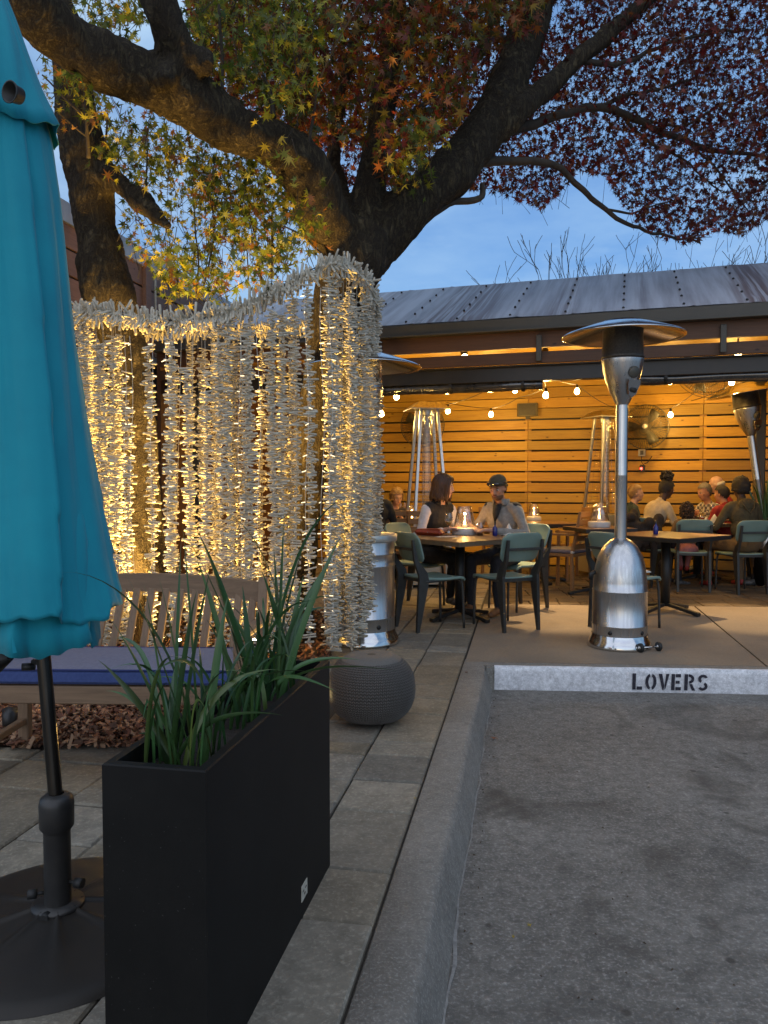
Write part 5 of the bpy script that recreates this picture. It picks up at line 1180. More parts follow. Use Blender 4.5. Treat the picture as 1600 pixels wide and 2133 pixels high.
cable([D(700, 800, 8.6), tops[0], D(900, 800, 8.7), D(1040, 796, 8.6)], 'thin black cable carrying the bulb above the flat topped heater')
cable([D(740, 850, 10.0), tops[1], tops[2], D(1040, 800, 9.4), tops[4], hub], 'thin black cable from the bead curtain up to the middle of the beam')
cable([D(930, 838, 11.2), tops[3], D(1080, 828, 9.6), tops[5], hub], 'thin black cable rising from the wall behind the left pyramid heater')
cable([hub, tops[6], D(1280, 850, 10.6), D(1345, 850, 10.8), tops[7], D(1450, 815, 9.8), tops[8], D(1620, 770, 8.4)], 'thin black cable running right past the round fan')
cable([D(1440, 835, 10.8), tops[9], D(1640, 780, 9.4)], 'thin black cable carrying the lower bulb at the right edge')
def can(loc, tgt, power, label, size=38):
    t = T('spotlight', label, 'spotlight', loc, 0, 'ceiling spotlights'); dv = (Vector(tgt) - Vector(loc)).normalized(); A = dv.to_track_quat('Z', 'Y').to_matrix()
    mb = MB(); mb.lathe([(0, -.09), (.035, -.085), (.04, -.03), (.04, .05), (.036, .05)], 16, axis=A); mb.tube([(0, 0, 0), (0, 0, .14)], .008, 6); mb.build('housing', m_dark, t)
    mb = MB(); mb.lathe([(.036, .04), (0, .042)], 16, axis=A); mb.build('lens', m_lens, t)
    l = bpy.data.lights.new('spot_lamp', 'SPOT'); l.energy = power * .6; l.color = (1, .68, .33); l.spot_size = R(size); l.spot_blend = .5; l.shadow_soft_size = .025
    o = bpy.data.objects.new('spot_lamp', l); col.objects.link(o); o.parent = t; o.location = dv * .06; o.rotation_euler = (-dv).to_track_quat('Z', 'Y').to_euler()
can((1.75, 8.4, 2.62), (1.62, 7.25, 0), 420, 'small dark spotlight under the roof above the man in the grey jacket', 34)
can((3.7, 8.1, 2.62), (3.42, 7.15, 0), 360, 'small dark spotlight under the roof above the dark wood table', 36)
can((3.9, 9.9, 2.70), (3.9, 9.7, .8), 32, 'small dark spotlight in the ceiling above the crowded table', 80)
can((.9, 8.7, 2.70), (1.0, 7.4, .9), 60, 'small dark spotlight in the ceiling above the couple', 70)
# ------------------------------------------------------------------ chairs and tables
def rz_of(fx, fy): return math.atan2(-fx, fy)
def green_chair(label, loc, rz):
    t = T('cafe_chair', label, 'chair', loc, rz, 'sage green cafe chairs')
    # seat: curved sheet, thick
    mb = MB(); n = 12; m_ = 10; vs = []
    for i in range(n + 1):
        v = i / n; y = -.19 + .41 * v; z = .452 - .012 * math.sin(v * 3.1) - (max(0, v - .82) / .18) ** 2 * .035
        hw = (.175 + .03 * v) * (1 - max(0, abs(v - .5) - .42) * 1.2)
        for j in range(m_ + 1):
            u = -1 + 2 * j / m_; vs.append((u * hw, y, z + .008 * u * u))
    o_ = len(vs); mb.add(vs, [(i * (m_ + 1) + j, i * (m_ + 1) + j + 1, (i + 1) * (m_ + 1) + j + 1, (i + 1) * (m_ + 1) + j) for i in range(n) for j in range(m_)], 0, True)
    s = mb.build('seat', m_greenchair, t); q = s.modifiers.new('s', 'SOLIDIFY'); q.thickness = .022; q.offset = -1; q = s.modifiers.new('b', 'BEVEL'); q.width = .006; q.segments = 2; q.limit_method = 'ANGLE'
    mb = MB(); n = 10; m_ = 12; vs = []
    for i in range(n + 1):
        v = i / n; z = .585 + .245 * v
        e = max(0, v - .72) / .28; e2 = max(0, .18 - v) / .18
        hw = .185 + .022 * v - .060 * e ** 2.4 - .03 * e2 ** 2
        for j in range(m_ + 1):
            u = -1 + 2 * j / m_; vs.append((u * hw, -.205 - .085 * v - .028 * (1 - u * u), z))
    mb.add(vs, [(i * (m_ + 1) + j, (i + 1) * (m_ + 1) + j, (i + 1) * (m_ + 1) + j + 1, i * (m_ + 1) + j + 1) for i in range(n) for j in range(m_)], 0, True)
    s = mb.build('backrest', m_greenchair, t); q = s.modifiers.new('s', 'SOLIDIFY'); q.thickness = .02; q.offset = 1; q = s.modifiers.new('b', 'BEVEL'); q.width = .005; q.segments = 2; q.limit_method = 'ANGLE'
    for sx in (-1, 1):
        mb = MB(); x = sx * .172; th = .013
        poly = [(-.275, 0), (-.25, 0), (-.155, .43), (-.172, .50), (-.262, .60), (-.305, .775), (-.322, .775), (-.300, .60), (-.250, .47)]
        A = Matrix(((0, 0, 1), (1, 0, 0), (0, 1, 0))); mb.prism(poly, x - th, x + th, A=A); mb.build('leg', m_chairleg, t, recalc=True)
        mb = MB(); p, r = catmull([(sx * .18, .205, 0), (sx * .175, .195, .30), (sx * .168, .185, .40), (sx * .165, .15, .428), (sx * .168, 0, .425), (sx * .178, -.19, .42)], [.0115] * 6, 5); mb.tube(p, r, 10); mb.build('leg', m_chairleg, t)
    mb = MB(); mb.box((0, -.306, .695), (.335, .010, .024), bev=.003); mb.box((0, -.185, .425), (.36, .02, .03), bev=.003)
    for sx in (-1, 1): mb.tube([(sx * .14, -.316, .695), (sx * .14, -.27, .695)], .007, 8)
    mb.build('cross_bar', m_chairleg, t); return t
ch = green_chair('sage green chair at the front left of the couple table, seen from its side', (.42, 6.62, 0), rz_of(.87, .5))
dup(ch, (1.045, 6.66, 0), rz_of(-.42, .9), 'sage green chair seen from the back in front of the person in grey fleece')
dup(ch, (.34, 7.80, 0), rz_of(.75, -.66), 'sage green chair the woman in the black vest sits on')
dup(ch, (1.32, 7.62, 0), rz_of(-.78, -.63), 'sage green chair the man in the grey jacket sits on')
dup(ch, (2.10, 6.62, 0), rz_of(.70, .42), 'sage green chair behind the big steel heater with paper on it')
dup(ch, (4.08, 8.78, 0), rz_of(-.1, 1), 'sage green chair at the right edge under the man in the olive jacket')
dup(ch, (3.28, 9.35, 0), rz_of(.6, .4), 'sage green chair of the woman in the cream sweater')
dup(ch, (3.58, 8.98, 0), rz_of(.2, 1), 'sage green chair the curly haired child sits on')
pp2 = T('folded_paper', 'folded white paper lying on the seat of the chair behind the steel heater', 'paper', (2.17, 6.66, .468), R(20)); mb = MB(); mb.box((0, 0, .008), (.24, .16, .008)); mb.box((.0, .01, .018), (.235, .155, .006), Matrix.Rotation(R(4), 3, 'X')); mb.build('sheets', m_cloth, pp2)

def cross_table(label, loc, rz, side, m_top, topz=.75, th=.035, cut=0.0, group=None, edge=None):
    t = T('cafe_table', label, 'table', loc, rz, group); h = side / 2
    poly = [(-h + cut, -h), (h - cut, -h), (h, -h + cut), (h, h - cut), (h - cut, h), (-h + cut, h), (-h, h - cut), (-h, -h + cut)] if cut else [(-h, -h), (h, -h), (h, h), (-h, h)]
    mb = MB(); mb.prism(poly, topz - .006, topz); mb.build('table_top', m_top, t)
    mb = MB(); mb.prism(poly, topz - th - .006, topz - .007); mb.build('top_edge', edge or m_tabedge, t)
    mb = MB(); mb.tube([(0, 0, .06), (0, 0, topz - th - .03)], .045, 16); mb.box((0, 0, topz - th - .02), (.35, .35, .02)); mb.build('column', m_black, t)
    for k in range(4):
        a = math.pi / 4 * 0 + k * math.pi / 2; mb = MB(); d_ = Vector((math.cos(a), math.sin(a), 0)); mb.bar(d_ * .03 + Vector((0, 0, .075)), d_ * .34 + Vector((0, 0, .022)), .05, .03, bev=.006); mb.bar(d_ * .30 + Vector((0, 0, .026)), d_ * .36 + Vector((0, 0, .018)), .055, .034, bev=.006); mb.build('foot', m_black, t)
    return t
TA = Vector((.70, 7.06, 0)); cross_table('square oak topped table where the couple sits, glass hurricane lamp in its middle', TA, math.atan2(.63, .78), .93, m_tablewood, cut=.0)
TB = Vector((2.72, 7.40, 0)); cross_table('dark wood square table with a lone blue bottle behind the big steel heater', TB, math.atan2(.59, .81), .84, m_tabletop2, cut=.0, edge=m_black)
TC = Vector((3.98, 9.75, 0)); cross_table('crowded table with glasses and napkins among the group at the right', TC, .3, .95, m_tablewood)
TD = Vector((1.95, 9.65, 0)); cross_table('small table with a candle lamp and blue bottle behind the man in the grey jacket', TD, .2, .8, m_tabletop2, edge=m_black)
TE = Vector((.30, 9.95, 0)); cross_table('table with wine glasses in front of the blonde woman at the far left', TE, .1, .85, m_tablewood)

def wood_chair(label, loc, rz, arms=True, cushion=None):
    t = T('teak_chair', label, 'chair', loc, rz, 'slatted teak chairs')
    mb = MB()
    for sx in (-1, 1): mb.bar((sx * .23, -.22, 0), (sx * .22, -.20, .42), .035, .035, up=(0, 1, 0), bev=.003); mb.bar((sx * .22, -.20, .42), (sx * .21, -.30, .92), .035, .03, up=(0, 1, 0), bev=.003); mb.build('leg', m_chairwood, t); mb = MB()
    for sx in (-1, 1):
        mb = MB(); mb.bar((sx * .235, .22, 0), (sx * .23, .21, .64 if arms else .42), .035, .035, up=(0, 1, 0), bev=.003); mb.build('leg', m_chairwood, t)
        if arms: mb = MB(); mb.bar((sx * .235, .25, .655), (sx * .225, -.25, .66), .05, .025, bev=.004); mb.build('armrest', m_chairwood, t)
    mb = MB()
    for i in range(5):
        z = .52 + i * .092; y = -.205 - (z - .42) * .2; mb.box((0, y, z), (.42, .016, .06), bev=.003)
    mb.build('back_slats', m_chairwood, t)
    mb = MB(); mb.box((0, 0, .42), (.46, .44, .035), bev=.004); mb.box((0, .2, .385), (.44, .025, .06)); mb.build('seat', m_chairwood, t)
    return t
wc = wood_chair('slatted teak armchair with a grey cushion right of the couple table', (2.12, 8.98, 0), rz_of(-.75, .66))
cs = T('chair_cushion', 'grey seat cushion tied onto the slatted teak armchair', 'cushion', (2.12, 8.98, .44), rz_of(-.75, .66)); mb = MB(); mb.box((0, 0.01, .022), (.46, .44, .045), bev=.014); mb.build('pad', m_cushgrey, cs)
for sx in (-1, 1): mb = MB(); mb.box((sx * .22, -.21, .02), (.05, .03, .03), bev=.006); mb.build('tie', m_cloth, cs)
dup(wc, (1.62, 10.15, 0), rz_of(.5, -.8), 'slatted teak armchair against the wall behind the small candle table')
dup(wc, (2.45, 10.0, 0), rz_of(-.9, -.3), 'slatted teak armchair half hidden behind the teak chair with the grey cushion')
dup(wc, (.10, 9.35, 0), rz_of(.1, 1), 'slatted teak chair at the far left table, the one nearer the bead curtain')
dup(wc, (.46, 9.28, 0), rz_of(-.15, 1), 'slatted teak chair at the far left table, the one beside the pyramid heater')

# ------------------------------------------------------------------ tableware
def wine(loc, label, fill=None, rz=0, sc_=1.0, liquid=None):
    t = T('wine_glass', label, 'wine glass', loc, 0, 'wine glasses'); s_ = sc_
    mb = MB(); mb.lathe([(.034 * s_, .0), (.032 * s_, .003), (.006 * s_, .008), (.0035 * s_, .02), (.0035 * s_, .085 * s_), (.012 * s_, .095 * s_), (.032 * s_, .115 * s_), (.040 * s_, .145 * s_), (.038 * s_, .18 * s_), (.032 * s_, .212 * s_)], 24); mb.build('bowl_and_stem', m_glass, t)
    if fill: mb = MB(); mb.lathe([(0, .099 * s_), (.012 * s_, .099 * s_), (.030 * s_, .117 * s_), (.036 * s_, .128 * s_), (0, .128 * s_)], 20); mb.build('wine', fill, t)
    return t
def tumbler(loc, label, fill=None, h=.12, r=.033):
    t = T('tumbler', label, 'glass', loc, 0, 'tumblers'); mb = MB(); mb.lathe([(0, .004), (r * .85, .004), (r * .86, 0), (r, h), (r * .94, h), (r * .8, .008), (0, .008)], 20); mb.build('glass_wall', m_glass, t)
    if fill: mb = MB(); mb.lathe([(0, .010), (r * .78, .010), (r * .88, h * .6), (0, h * .6)], 20); mb.build('drink', fill, t)
def bottle(loc, label):
    t = T('blue_bottle', label, 'bottle', loc, 0, 'small cobalt blue bottles'); mb = MB(); mb.lathe([(0, 0), (.022, 0), (.024, .004), (.024, .07), (.018, .082), (.008, .092), (.008, .115)], 20); mb.build('bottle_body', m_blueglass, t)
    mb = MB(); mb.lathe([(.0105, .104), (.0105, .132), (0, .134)], 12); mb.build('cap', m_black, t)
def hurricane(loc, label, power=1.0, s_=1.0):
    t = T('hurricane_lamp', label, 'candle lamp', loc, 0, 'glass hurricane candle lamps')
    mb = MB(); mb.lathe([(0, 0), (.120 * s_, 0), (.122 * s_, .004), (.122 * s_, .058 * s_), (.119 * s_, .062 * s_), (0, .062 * s_)], 40); mb.build('base', m_marble, t)
    mb = MB(); mb.lathe([(.100 * s_, .063 * s_), (.108 * s_, .066 * s_), (.068 * s_, .27 * s_), (.066 * s_, .27 * s_)], 40); mb.lathe([(.104 * s_, .066 * s_), (.065 * s_, .27 * s_)], 40); mb.build('glass_shade', m_glass, t)
    mb = MB(); mb.lathe([(0, .063 * s_), (.024 * s_, .063 * s_), (.024 * s_, .095 * s_), (0, .094 * s_)], 18); mb.build('candle', m_marble, t)
    mb = MB(); mb.lathe([(0, .098 * s_), (.009 * s_, .108 * s_), (.010 * s_, .118 * s_), (.004 * s_, .135 * s_), (0, .145 * s_)], 10); mb.build('flame', m_flame, t)
    l = bpy.data.lights.new('candle_light', 'POINT'); l.energy = power * .6; l.color = (1, .5, .15); l.shadow_soft_size = .012
    o = bpy.data.objects.new('candle_light', l); col.objects.link(o); o.parent = t; o.location = (0, 0, .165 * s_)
def on(px, py, z=.751): return G(px, py, z)
hurricane(on(968, 1113), 'lit glass hurricane lamp on a round white base in the middle of the couple table', 3.5)
wine(on(935, 1115), 'wine glass with white wine on the coaster left of the hurricane lamp', m_wine)
tumbler(on(1000, 1115), 'water glass right of the hurricane lamp by the man\'s hands', None)
bottle(on(1031, 1116), 'small cobalt bottle on the couple table beside the water glass')
bottle(on(1366, 1113), 'small cobalt bottle standing alone on the dark wood table')
bottle(on(1104, 1083), 'small cobalt bottle beside the candle lamp behind the man in the grey jacket')
hurricane(on(1112, 1084), 'lit candle lamp on the small table behind the man in the grey jacket', 1.5, .8)
hurricane(on(858, 1088), 'lit candle lamp on the far left table beside the pyramid heater leg', 1.5, .75)
wine(on(833, 1083), 'wine glass on the far left table in front of the blonde woman', None, 0, 1.1)
wine(on(843, 1078), 'second wine glass on the far left table, nearest the pyramid heater leg', None, 0, 1.0)
wine(on(1484, 1086), 'wine glass in the middle of the crowded table', m_wine)
wine(on(1462, 1082), 'wine glass at the left side of the crowded table by the plaid shirted man', None)
tumbler(on(1462, 1092), 'tumbler of red drink at the left side of the crowded table', mat('red_drink', (.30, .01, .01), None, 5, .15), .13, .04)
tumbler(on(1495, 1080), 'clear tumbler beside the man in the olive jacket on the crowded table', None)
hurricane(on(1248, 1098), 'glass candle lantern on the small table behind the pole of the steel heater', .8, 1.0)
cross_table('small side table behind the pole of the steel heater carrying a glass lantern', Vector((on(1248, 1098).x, on(1248, 1098).y, 0)), .2, .6, m_tabletop2, edge=m_black)
pu = T('clutch_purse', 'red brown leather clutch purse on the left corner of the couple table', 'purse', on(895, 1115), R(-20)); mb = MB(); mb.box((0, 0, .030), (.27, .14, .058), Matrix.Rotation(R(2), 3, 'Y'), bev=.026); mb.build('pouch', m_leather, pu)
mb = MB(); mb.prism([(-.10, -.05), (.10, -.05), (.10, .05), (-.10, .05)], .058, .063); mb.build('flap', m_leather, pu); mb = MB(); mb.ball((0, -.071, .033), .006, 8, 5); mb.build('snap', m_steel2, pu)
co = T('paper_coaster', 'white paper coaster under the white wine glass', 'coaster', on(930, 1118) + Vector((0, 0, .0)), R(15)); mb = MB(); mb.box((0, 0, .0006), (.2, .10, .001)); mb.build('sheet', m_cloth, co)
def napkin(loc, label, s_=1.0, seed=1):
    t = T('napkin', label, 'napkin', loc, seed, 'crumpled white napkins'); mb = MB(); n = 12; vs = []
    for i in range(n + 1):
        for j in range(n + 1):
            u, v = i / n - .5, j / n - .5; q = max(0, 1 - 3.2 * math.hypot(u, v)); vs.append((u * .2 * s_, v * .16 * s_, .004 + s_ * (.11 * q + .022 * abs(noise.noise(Vector((u * 7, v * 7, seed * 3)))))))
    mb.add(vs, [(i * (n + 1) + j, (i + 1) * (n + 1) + j, (i + 1) * (n + 1) + j + 1, i * (n + 1) + j + 1) for i in range(n) for j in range(n)], 0, True); o = mb.build('cloth', m_cloth, t); q = o.modifiers.new('s', 'SOLIDIFY'); q.thickness = .002
napkin(on(1060, 1115), 'crumpled white napkin on the couple table in front of the grey jacket man', 1.0, 1)
napkin(on(1488, 1092), 'crumpled white napkin on the crowded table in front of the red shirted child', 1.1, 2)
napkin(on(1470, 1096), 'white napkin at the near edge of the crowded table', .9, 4)
pt = T('plate', 'white plate on the crowded table', 'plate', on(1478, 1090)); mb = MB(); mb.lathe([(0, .004), (.08, .005), (.12, .016), (.122, .018), (.08, .002), (0, 0)], 32); mb.build('dish', m_marble, pt)

# ------------------------------------------------------------------ people
def skinmat(n, c): return mat(n, c, tuple(x * .85 for x in c), 14, .5, spec=.35)
def cloth_m(n, c, c2=None, b_=.3): return mat(n, c, c2 or tuple(x * .8 for x in c), 30, .85, bump=b_, bscale=50)
S1 = skinmat('skin_light', (.50, .30, .22)); S2 = skinmat('skin_tan', (.50, .25, .155)); S3 = skinmat('skin_deep', (.075, .038, .024))
def person(label, loc, rz, top, pants, shoe, skin, hair, hairmat, head_yaw=0, head_pitch=0, lean=.05, hands=None, sc_=1.0, voxel=.014, seat=.455, vest=None, under=None, crossed=False, knees=.10, detail=False, back=.0, legup=False):
    t = T('person', label, 'person', loc, rz); mb = MB(); segs = []
    def cap_(kind, a, b_, ra, rb, n=10):
        a, b_ = Vector(a), Vector(b_); L_ = (b_ - a).length
        mb.tube([a + (b_ - a) * (i / 4) for i in range(5)], [ra + (rb - ra) * (i / 4) for i in range(5)], n); mb.ball(a, ra, n, 6); mb.ball(b_, rb, n, 6); segs.append((kind, a, b_, ra, rb))
    def ell(kind, c, r, rot=None):
        mb.ball(c, r, 16, 10, rot=rot); c = Vector(c); m_ = min(r); segs.append((kind, c - Vector((r[0] - m_, 0, 0)), c + Vector((r[0] - m_, 0, 0)), m_, m_))
    z0 = seat; P_ = Vector((0, -.02, z0 + .10)); tp = 'top' if vest is None else 'vest'
    sh = Vector((0, lean + back, z0 + .56)); bel = P_.lerp(sh, .38); chs = P_.lerp(sh, .74)
    ell('pants', P_, (.175, .14, .11)); ell(tp, bel, (.160, .125, .15)); ell(tp, chs, (.175, .125, .17)); cap_(tp, sh + Vector((-.13, 0, -.02)), sh + Vector((.13, 0, -.02)), .062, .062); cap_(tp, sh + Vector((0, -.0, -.02)), sh + Vector((0, .005, .035)), .075, .055)
    nk = sh + Vector((0, .015, .03)); HR = Matrix.Rotation(head_yaw, 3, 'Z') @ Matrix.Rotation(-head_pitch, 3, 'X')
    hb = nk + Vector((0, .02 + .05 * math.sin(head_pitch), .075)); hc = hb + HR @ Vector((0, .012, .085))
    cap_('skin', nk, hb, .052, .050)
    def H(x, y, z): return hc + HR @ Vector((x, y, z))
    ell('skin', hc + HR @ Vector((0, -.008, .02)), (.074, .094, .098), HR); ell('skin', H(0, .022, -.05), (.056, .066, .062), HR); ell('skin', H(0, .055, -.088), (.026, .026, .020), HR)
    ell('skin', H(0, .083, .022), (.045, .012, .012), HR); ell('skin', H(0, .094, -.012), (.011, .016, .026), HR); ell('skin', H(0, .104, -.026), (.015, .013, .011), HR); ell('skin', H(0, .078, -.057), (.024, .013, .012), HR)
    for sx in (-1, 1): ell('skin', H(sx * .076, -.005, -.008), (.008, .018, .028), HR); ell('skin', H(sx * .038, .062, -.018), (.022, .02, .02), HR)
    hands = hands or [((.24, .10, z0 + .30), (.12, .34, z0 + .34)), ((-.24, .10, z0 + .30), (-.12, .34, z0 + .34))]
    for sx, (el, ha) in zip((1, -1), hands):
        s0_ = sh + Vector((sx * .165, 0, -.035)); el, ha = Vector(el), Vector(ha)
        cap_('arm', s0_, el, .056, .044); cap_('arm', el, el.lerp(ha, .82), .044, .033); cap_('skin', el.lerp(ha, .86), ha, .026, .024)
        d_ = (ha - el).normalized(); sd = d_.cross(Vector((0, 0, 1))).normalized(); dn = Vector((0, 0, -1))
        pm = ha + d_ * .035; ell('skin', pm, (.036, .036, .018), None)
        for k in range(4):
            o_ = sd * ((k - 1.5) * .021); l_ = (.034, .042, .045, .036)[k]; a1 = pm + o_ + d_ * .025; a2 = a1 + d_ * l_ + dn * .010; a3 = a2 + d_ * l_ * .5 + dn * .022
            cap_('skin', a1, a2, .0095, .009, 7); cap_('skin', a2, a3, .009, .0075, 7)
        a1 = ha + sd * (-sx * .028) + d_ * .01; cap_('skin', a1, a1 + sd * (-sx * .02) + d_ * .04 + dn * .006, .011, .009, 7)
    for sx in (-1, 1):
        hp = P_ + Vector((sx * .09, .02, -.02)); kn = Vector((sx * knees, .42, z0 + .06)); an = Vector((sx * knees * 1.05, .40 if not crossed else (.16 if sx > 0 else .36), .085))
        if crossed and sx > 0: kn = Vector((.06, .40, z0 + .07)); an = Vector((-.06, .22, .12))
        if legup: an = Vector((sx * .05 - .0, .44, z0 - .24))
        cap_('pants', hp, kn, .092, .062); cap_('pants', kn, an + Vector((0, 0, .02)), .060, .042)
        cap_('shoe', an + Vector((0, -.02, -.03)), an + Vector((0, .06, -.042)), .040, .036); cap_('shoe', an + Vector((0, .06, -.042)), an + Vector((0, .145, -.052)), .036, .030)
    me = remesh(mb, voxel, 3)
    n = len(me.polygons); cen = np.empty(n * 3, np.float32); me.polygons.foreach_get('center', cen); cen = cen.reshape(-1, 3).astype(float)
    best = np.full(n, 1e9); idx = np.zeros(n, int); kinds = ['skin', 'top', 'arm', 'vest', 'pants', 'shoe']
    for (kd, a, b_, ra, rb) in segs:
        a = np.array(a); b2 = np.array(b_); ab = b2 - a; L2 = max(1e-9, ab @ ab); tt = np.clip(((cen - a) @ ab) / L2, 0, 1); dd = np.linalg.norm(cen - a - tt[:, None] * ab, axis=1) - (ra + (rb - ra) * tt)
        m_ = dd < best; best[m_] = dd[m_]; idx[m_] = kinds.index(kd)
    for m_ in (skin, top, top, vest or top, pants, shoe): me.materials.append(m_)
    me.polygons.foreach_set('material_index', idx.astype(np.int32)); me.polygons.foreach_set('use_smooth', np.ones(n, bool))
    co = np.empty(len(me.vertices) * 3, np.float32); me.vertices.foreach_get('co', co); co = co.reshape(-1, 3); nr = np.empty(len(me.vertices) * 3, np.float32); me.vertices.foreach_get('normal', nr); nr = nr.reshape(-1, 3)
    if True:   # cloth wrinkles away from the head
        o_ = np.array([(.006 * noise.noise(Vector(p) * 13) + .004 * noise.noise(Vector((p[0] * 30, p[1] * 30, p[2] * 12)))) if p[2] < hb.z - .06 else 0 for p in co]); co += nr * o_[:, None].astype(np.float32); me.vertices.foreach_set('co', co.ravel())
    me.update(); ob = bpy.data.objects.new('body', me); col.objects.link(ob); ob.parent = t
    # eyes, brows, mouth
    mb = MB()
    for sx in (-1, 1): mb.ball(H(sx * .030, .080, .004), (.012, .009, .0065), 10, 6, rot=HR)
    e = mb.build('eyes', m_marble, t); mb = MB()
    for sx in (-1, 1): mb.ball(H(sx * .030, .0875, .004), (.0055, .004, .0055), 8, 6, rot=HR)
    mb.build('pupils', m_black, e)
    mb = MB()
    for sx in (-1, 1): mb.ball(H(sx * .031, .088, .024), (.017, .006, .004), 8, 5, rot=HR)
    mb.build('eyebrows', hairmat, t)
    mb = MB(); mb.ball(H(0, .090, -.054), (.020, .006, .0055), 10, 5, rot=HR); mb.build('lips', mat('lips', (.32, .10, .08), None, 5, .5) if 'lips' not in bpy.data.materials else bpy.data.materials['lips'], t)
    # hair
    rn = random.Random(len(label)); mb = MB()
    def strand_cap(rmin, nstr, fall, wid=.013, side=60, jit=.012):
        for i in range(nstr):
            a = R(rn.uniform(90 + side, 450 - side)); # azimuth, 90 deg is the face
            L_ = []; fl = fall * rn.uniform(.88, 1.08)
            for k in range(7):
                ph = R(88 - k * 17); r_ = Vector((.083 * math.cos(ph) * math.cos(a), .103 * math.cos(ph) * math.sin(a) - .008, .112 * math.sin(ph) + .022)); L_.append(r_)
                if ph < R(0): break
            q = L_[-1]; st = 5
            for k in range(1, st + 1): L_.append(q + Vector((q.x * .10 * k / st + rn.gauss(0, jit * .3), q.y * .08 * k / st + rn.gauss(0, jit * .3), -fl * k / st)))
            rr_ = [wid * .8] + [wid] * (len(L_) - 2) + [wid * .35]
            mb.tube([hc + HR @ v for v in L_], rr_, 6)
    def shell(rx, ry, rz_, cy, cz, cut, amp, fr, n=28, k=18):
        vs = []; fs = []; ids = {}
        for i in range(k + 1):
            ph = math.pi / 2 - (math.pi * .80) * i / k
            for j in range(n):
                a = 2 * math.pi * j / n; v = Vector((rx * math.cos(ph) * math.cos(a), ry * math.cos(ph) * math.sin(a), rz_ * math.sin(ph)))
                v *= 1 + amp * (noise.noise(v * fr + Vector((len(label), 0, 0))) + .5 * noise.noise(v * fr * 2.7)); v += Vector((0, cy, cz)); vs.append(v)
        def keep(v):
            face = v.y > .035 - max(0, .02 - v.z) * .9; return v.z > (cut if face else -.045 - .03 * (v.y < -.03))
        vv = [hc + HR @ v for v in vs]
        for i in range(k):
            for j in range(n):
                q = (i * n + j, (i + 1) * n + j, (i + 1) * n + (j + 1) % n, i * n + (j + 1) % n)
                if all(keep(vs[x]) for x in q): fs.append(q)
        mb.add(vv, fs, 0, True)
    if hair == 'bob':
        shell(.082, .103, .112, -.010, .020, .055, .03, 22); strand_cap(.1, 120, .13, .0125, 38)
        for sx in (-1, 1):
            for k in range(12):
                u = rn.uniform(-.3, 1); L_ = [Vector((sx * .015, .03 + .045 * u, .128 - .02 * u)), Vector((sx * .06, .045 + .035 * u, .09)), Vector((sx * .084, .035 + .03 * u, .01)), Vector((sx * .088, .03 + .03 * u, -.07)), Vector((sx * .084, .025 + .03 * u, -.13))]; mb.tube([hc + HR @ v for v in L_], [.009, .011, .011, .010, .004], 6)
        mb.build('hair', hairmat, t)
    elif hair == 'short': shell(.083, .105, .114, -.009, .020, .062, .05, 30); mb.build('hair', hairmat, t)
    elif hair == 'fluffy': shell(.098, .118, .125, -.012, .020, .058, .16, 24); strand_cap(.1, 40, .03, .014, 50); mb.build('hair', hairmat, t)
    elif hair == 'balding':
        shell(.080, .102, .06, -.014, -.002, .2, .05, 30); mb.build('hair', hairmat, t)
    elif hair == 'puff':
        shell(.084, .106, .114, -.009, .020, .060, .07, 30); mb.build('hair', hairmat, t); mb = MB(); c_ = H(0, -.06, .155); n_ = 26
        for q in range(220):
            d_ = Vector((rn.gauss(0, 1), rn.gauss(0, 1), rn.gauss(0, 1))).normalized(); p = c_ + d_ * rn.uniform(.03, .075); mb.ball(p, rn.uniform(.012, .022), 6, 4)
        mb.build('hair_puff', hairmat, t)
    elif hair == 'curly':
        for q in range(1100):
            d_ = Vector((rn.gauss(0, 1), rn.gauss(0, 1), rn.gauss(0, 1))).normalized()
            if d_.y > .45 and d_.z < .45: continue
            p = hc + HR @ Vector((d_.x * .108, d_.y * .122 - .012, d_.z * .150 - .02)) * rn.uniform(.85, 1.13); mb.ball(p, rn.uniform(.007, .015), 5, 4)
        mb.build('hair', hairmat, t)
    elif hair == 'cap':
        shell(.083, .103, .10, -.010, .012, .2, .04, 30); mb.build('hair', hairmat, t)
        capm = cloth_m('cap_cloth', (.075, .062, .036), None, .2) if 'cap_cloth' not in bpy.data.materials else bpy.data.materials['cap_cloth']; mb = MB(); vs = []; n_ = 28; k_ = 9
        for i in range(k_ + 1):
            ph = math.pi / 2 * (1 - i / k_) + .0; 
            for j in range(n_): a = 2 * math.pi * j / n_; vs.append(hc + HR @ Vector((.086 * math.cos(ph) ** .7 * math.cos(a), .107 * math.cos(ph) ** .7 * math.sin(a) - .006, .092 * math.sin(ph) + .036)))
        mb.add(vs, [(i * n_ + j, (i + 1) * n_ + j, (i + 1) * n_ + (j + 1) % n_, i * n_ + (j + 1) % n_) for i in range(k_) for j in range(n_)], 0, True); cp_ = mb.build('cap', capm, t); q = cp_.modifiers.new('s', 'SOLIDIFY'); q.thickness = .004
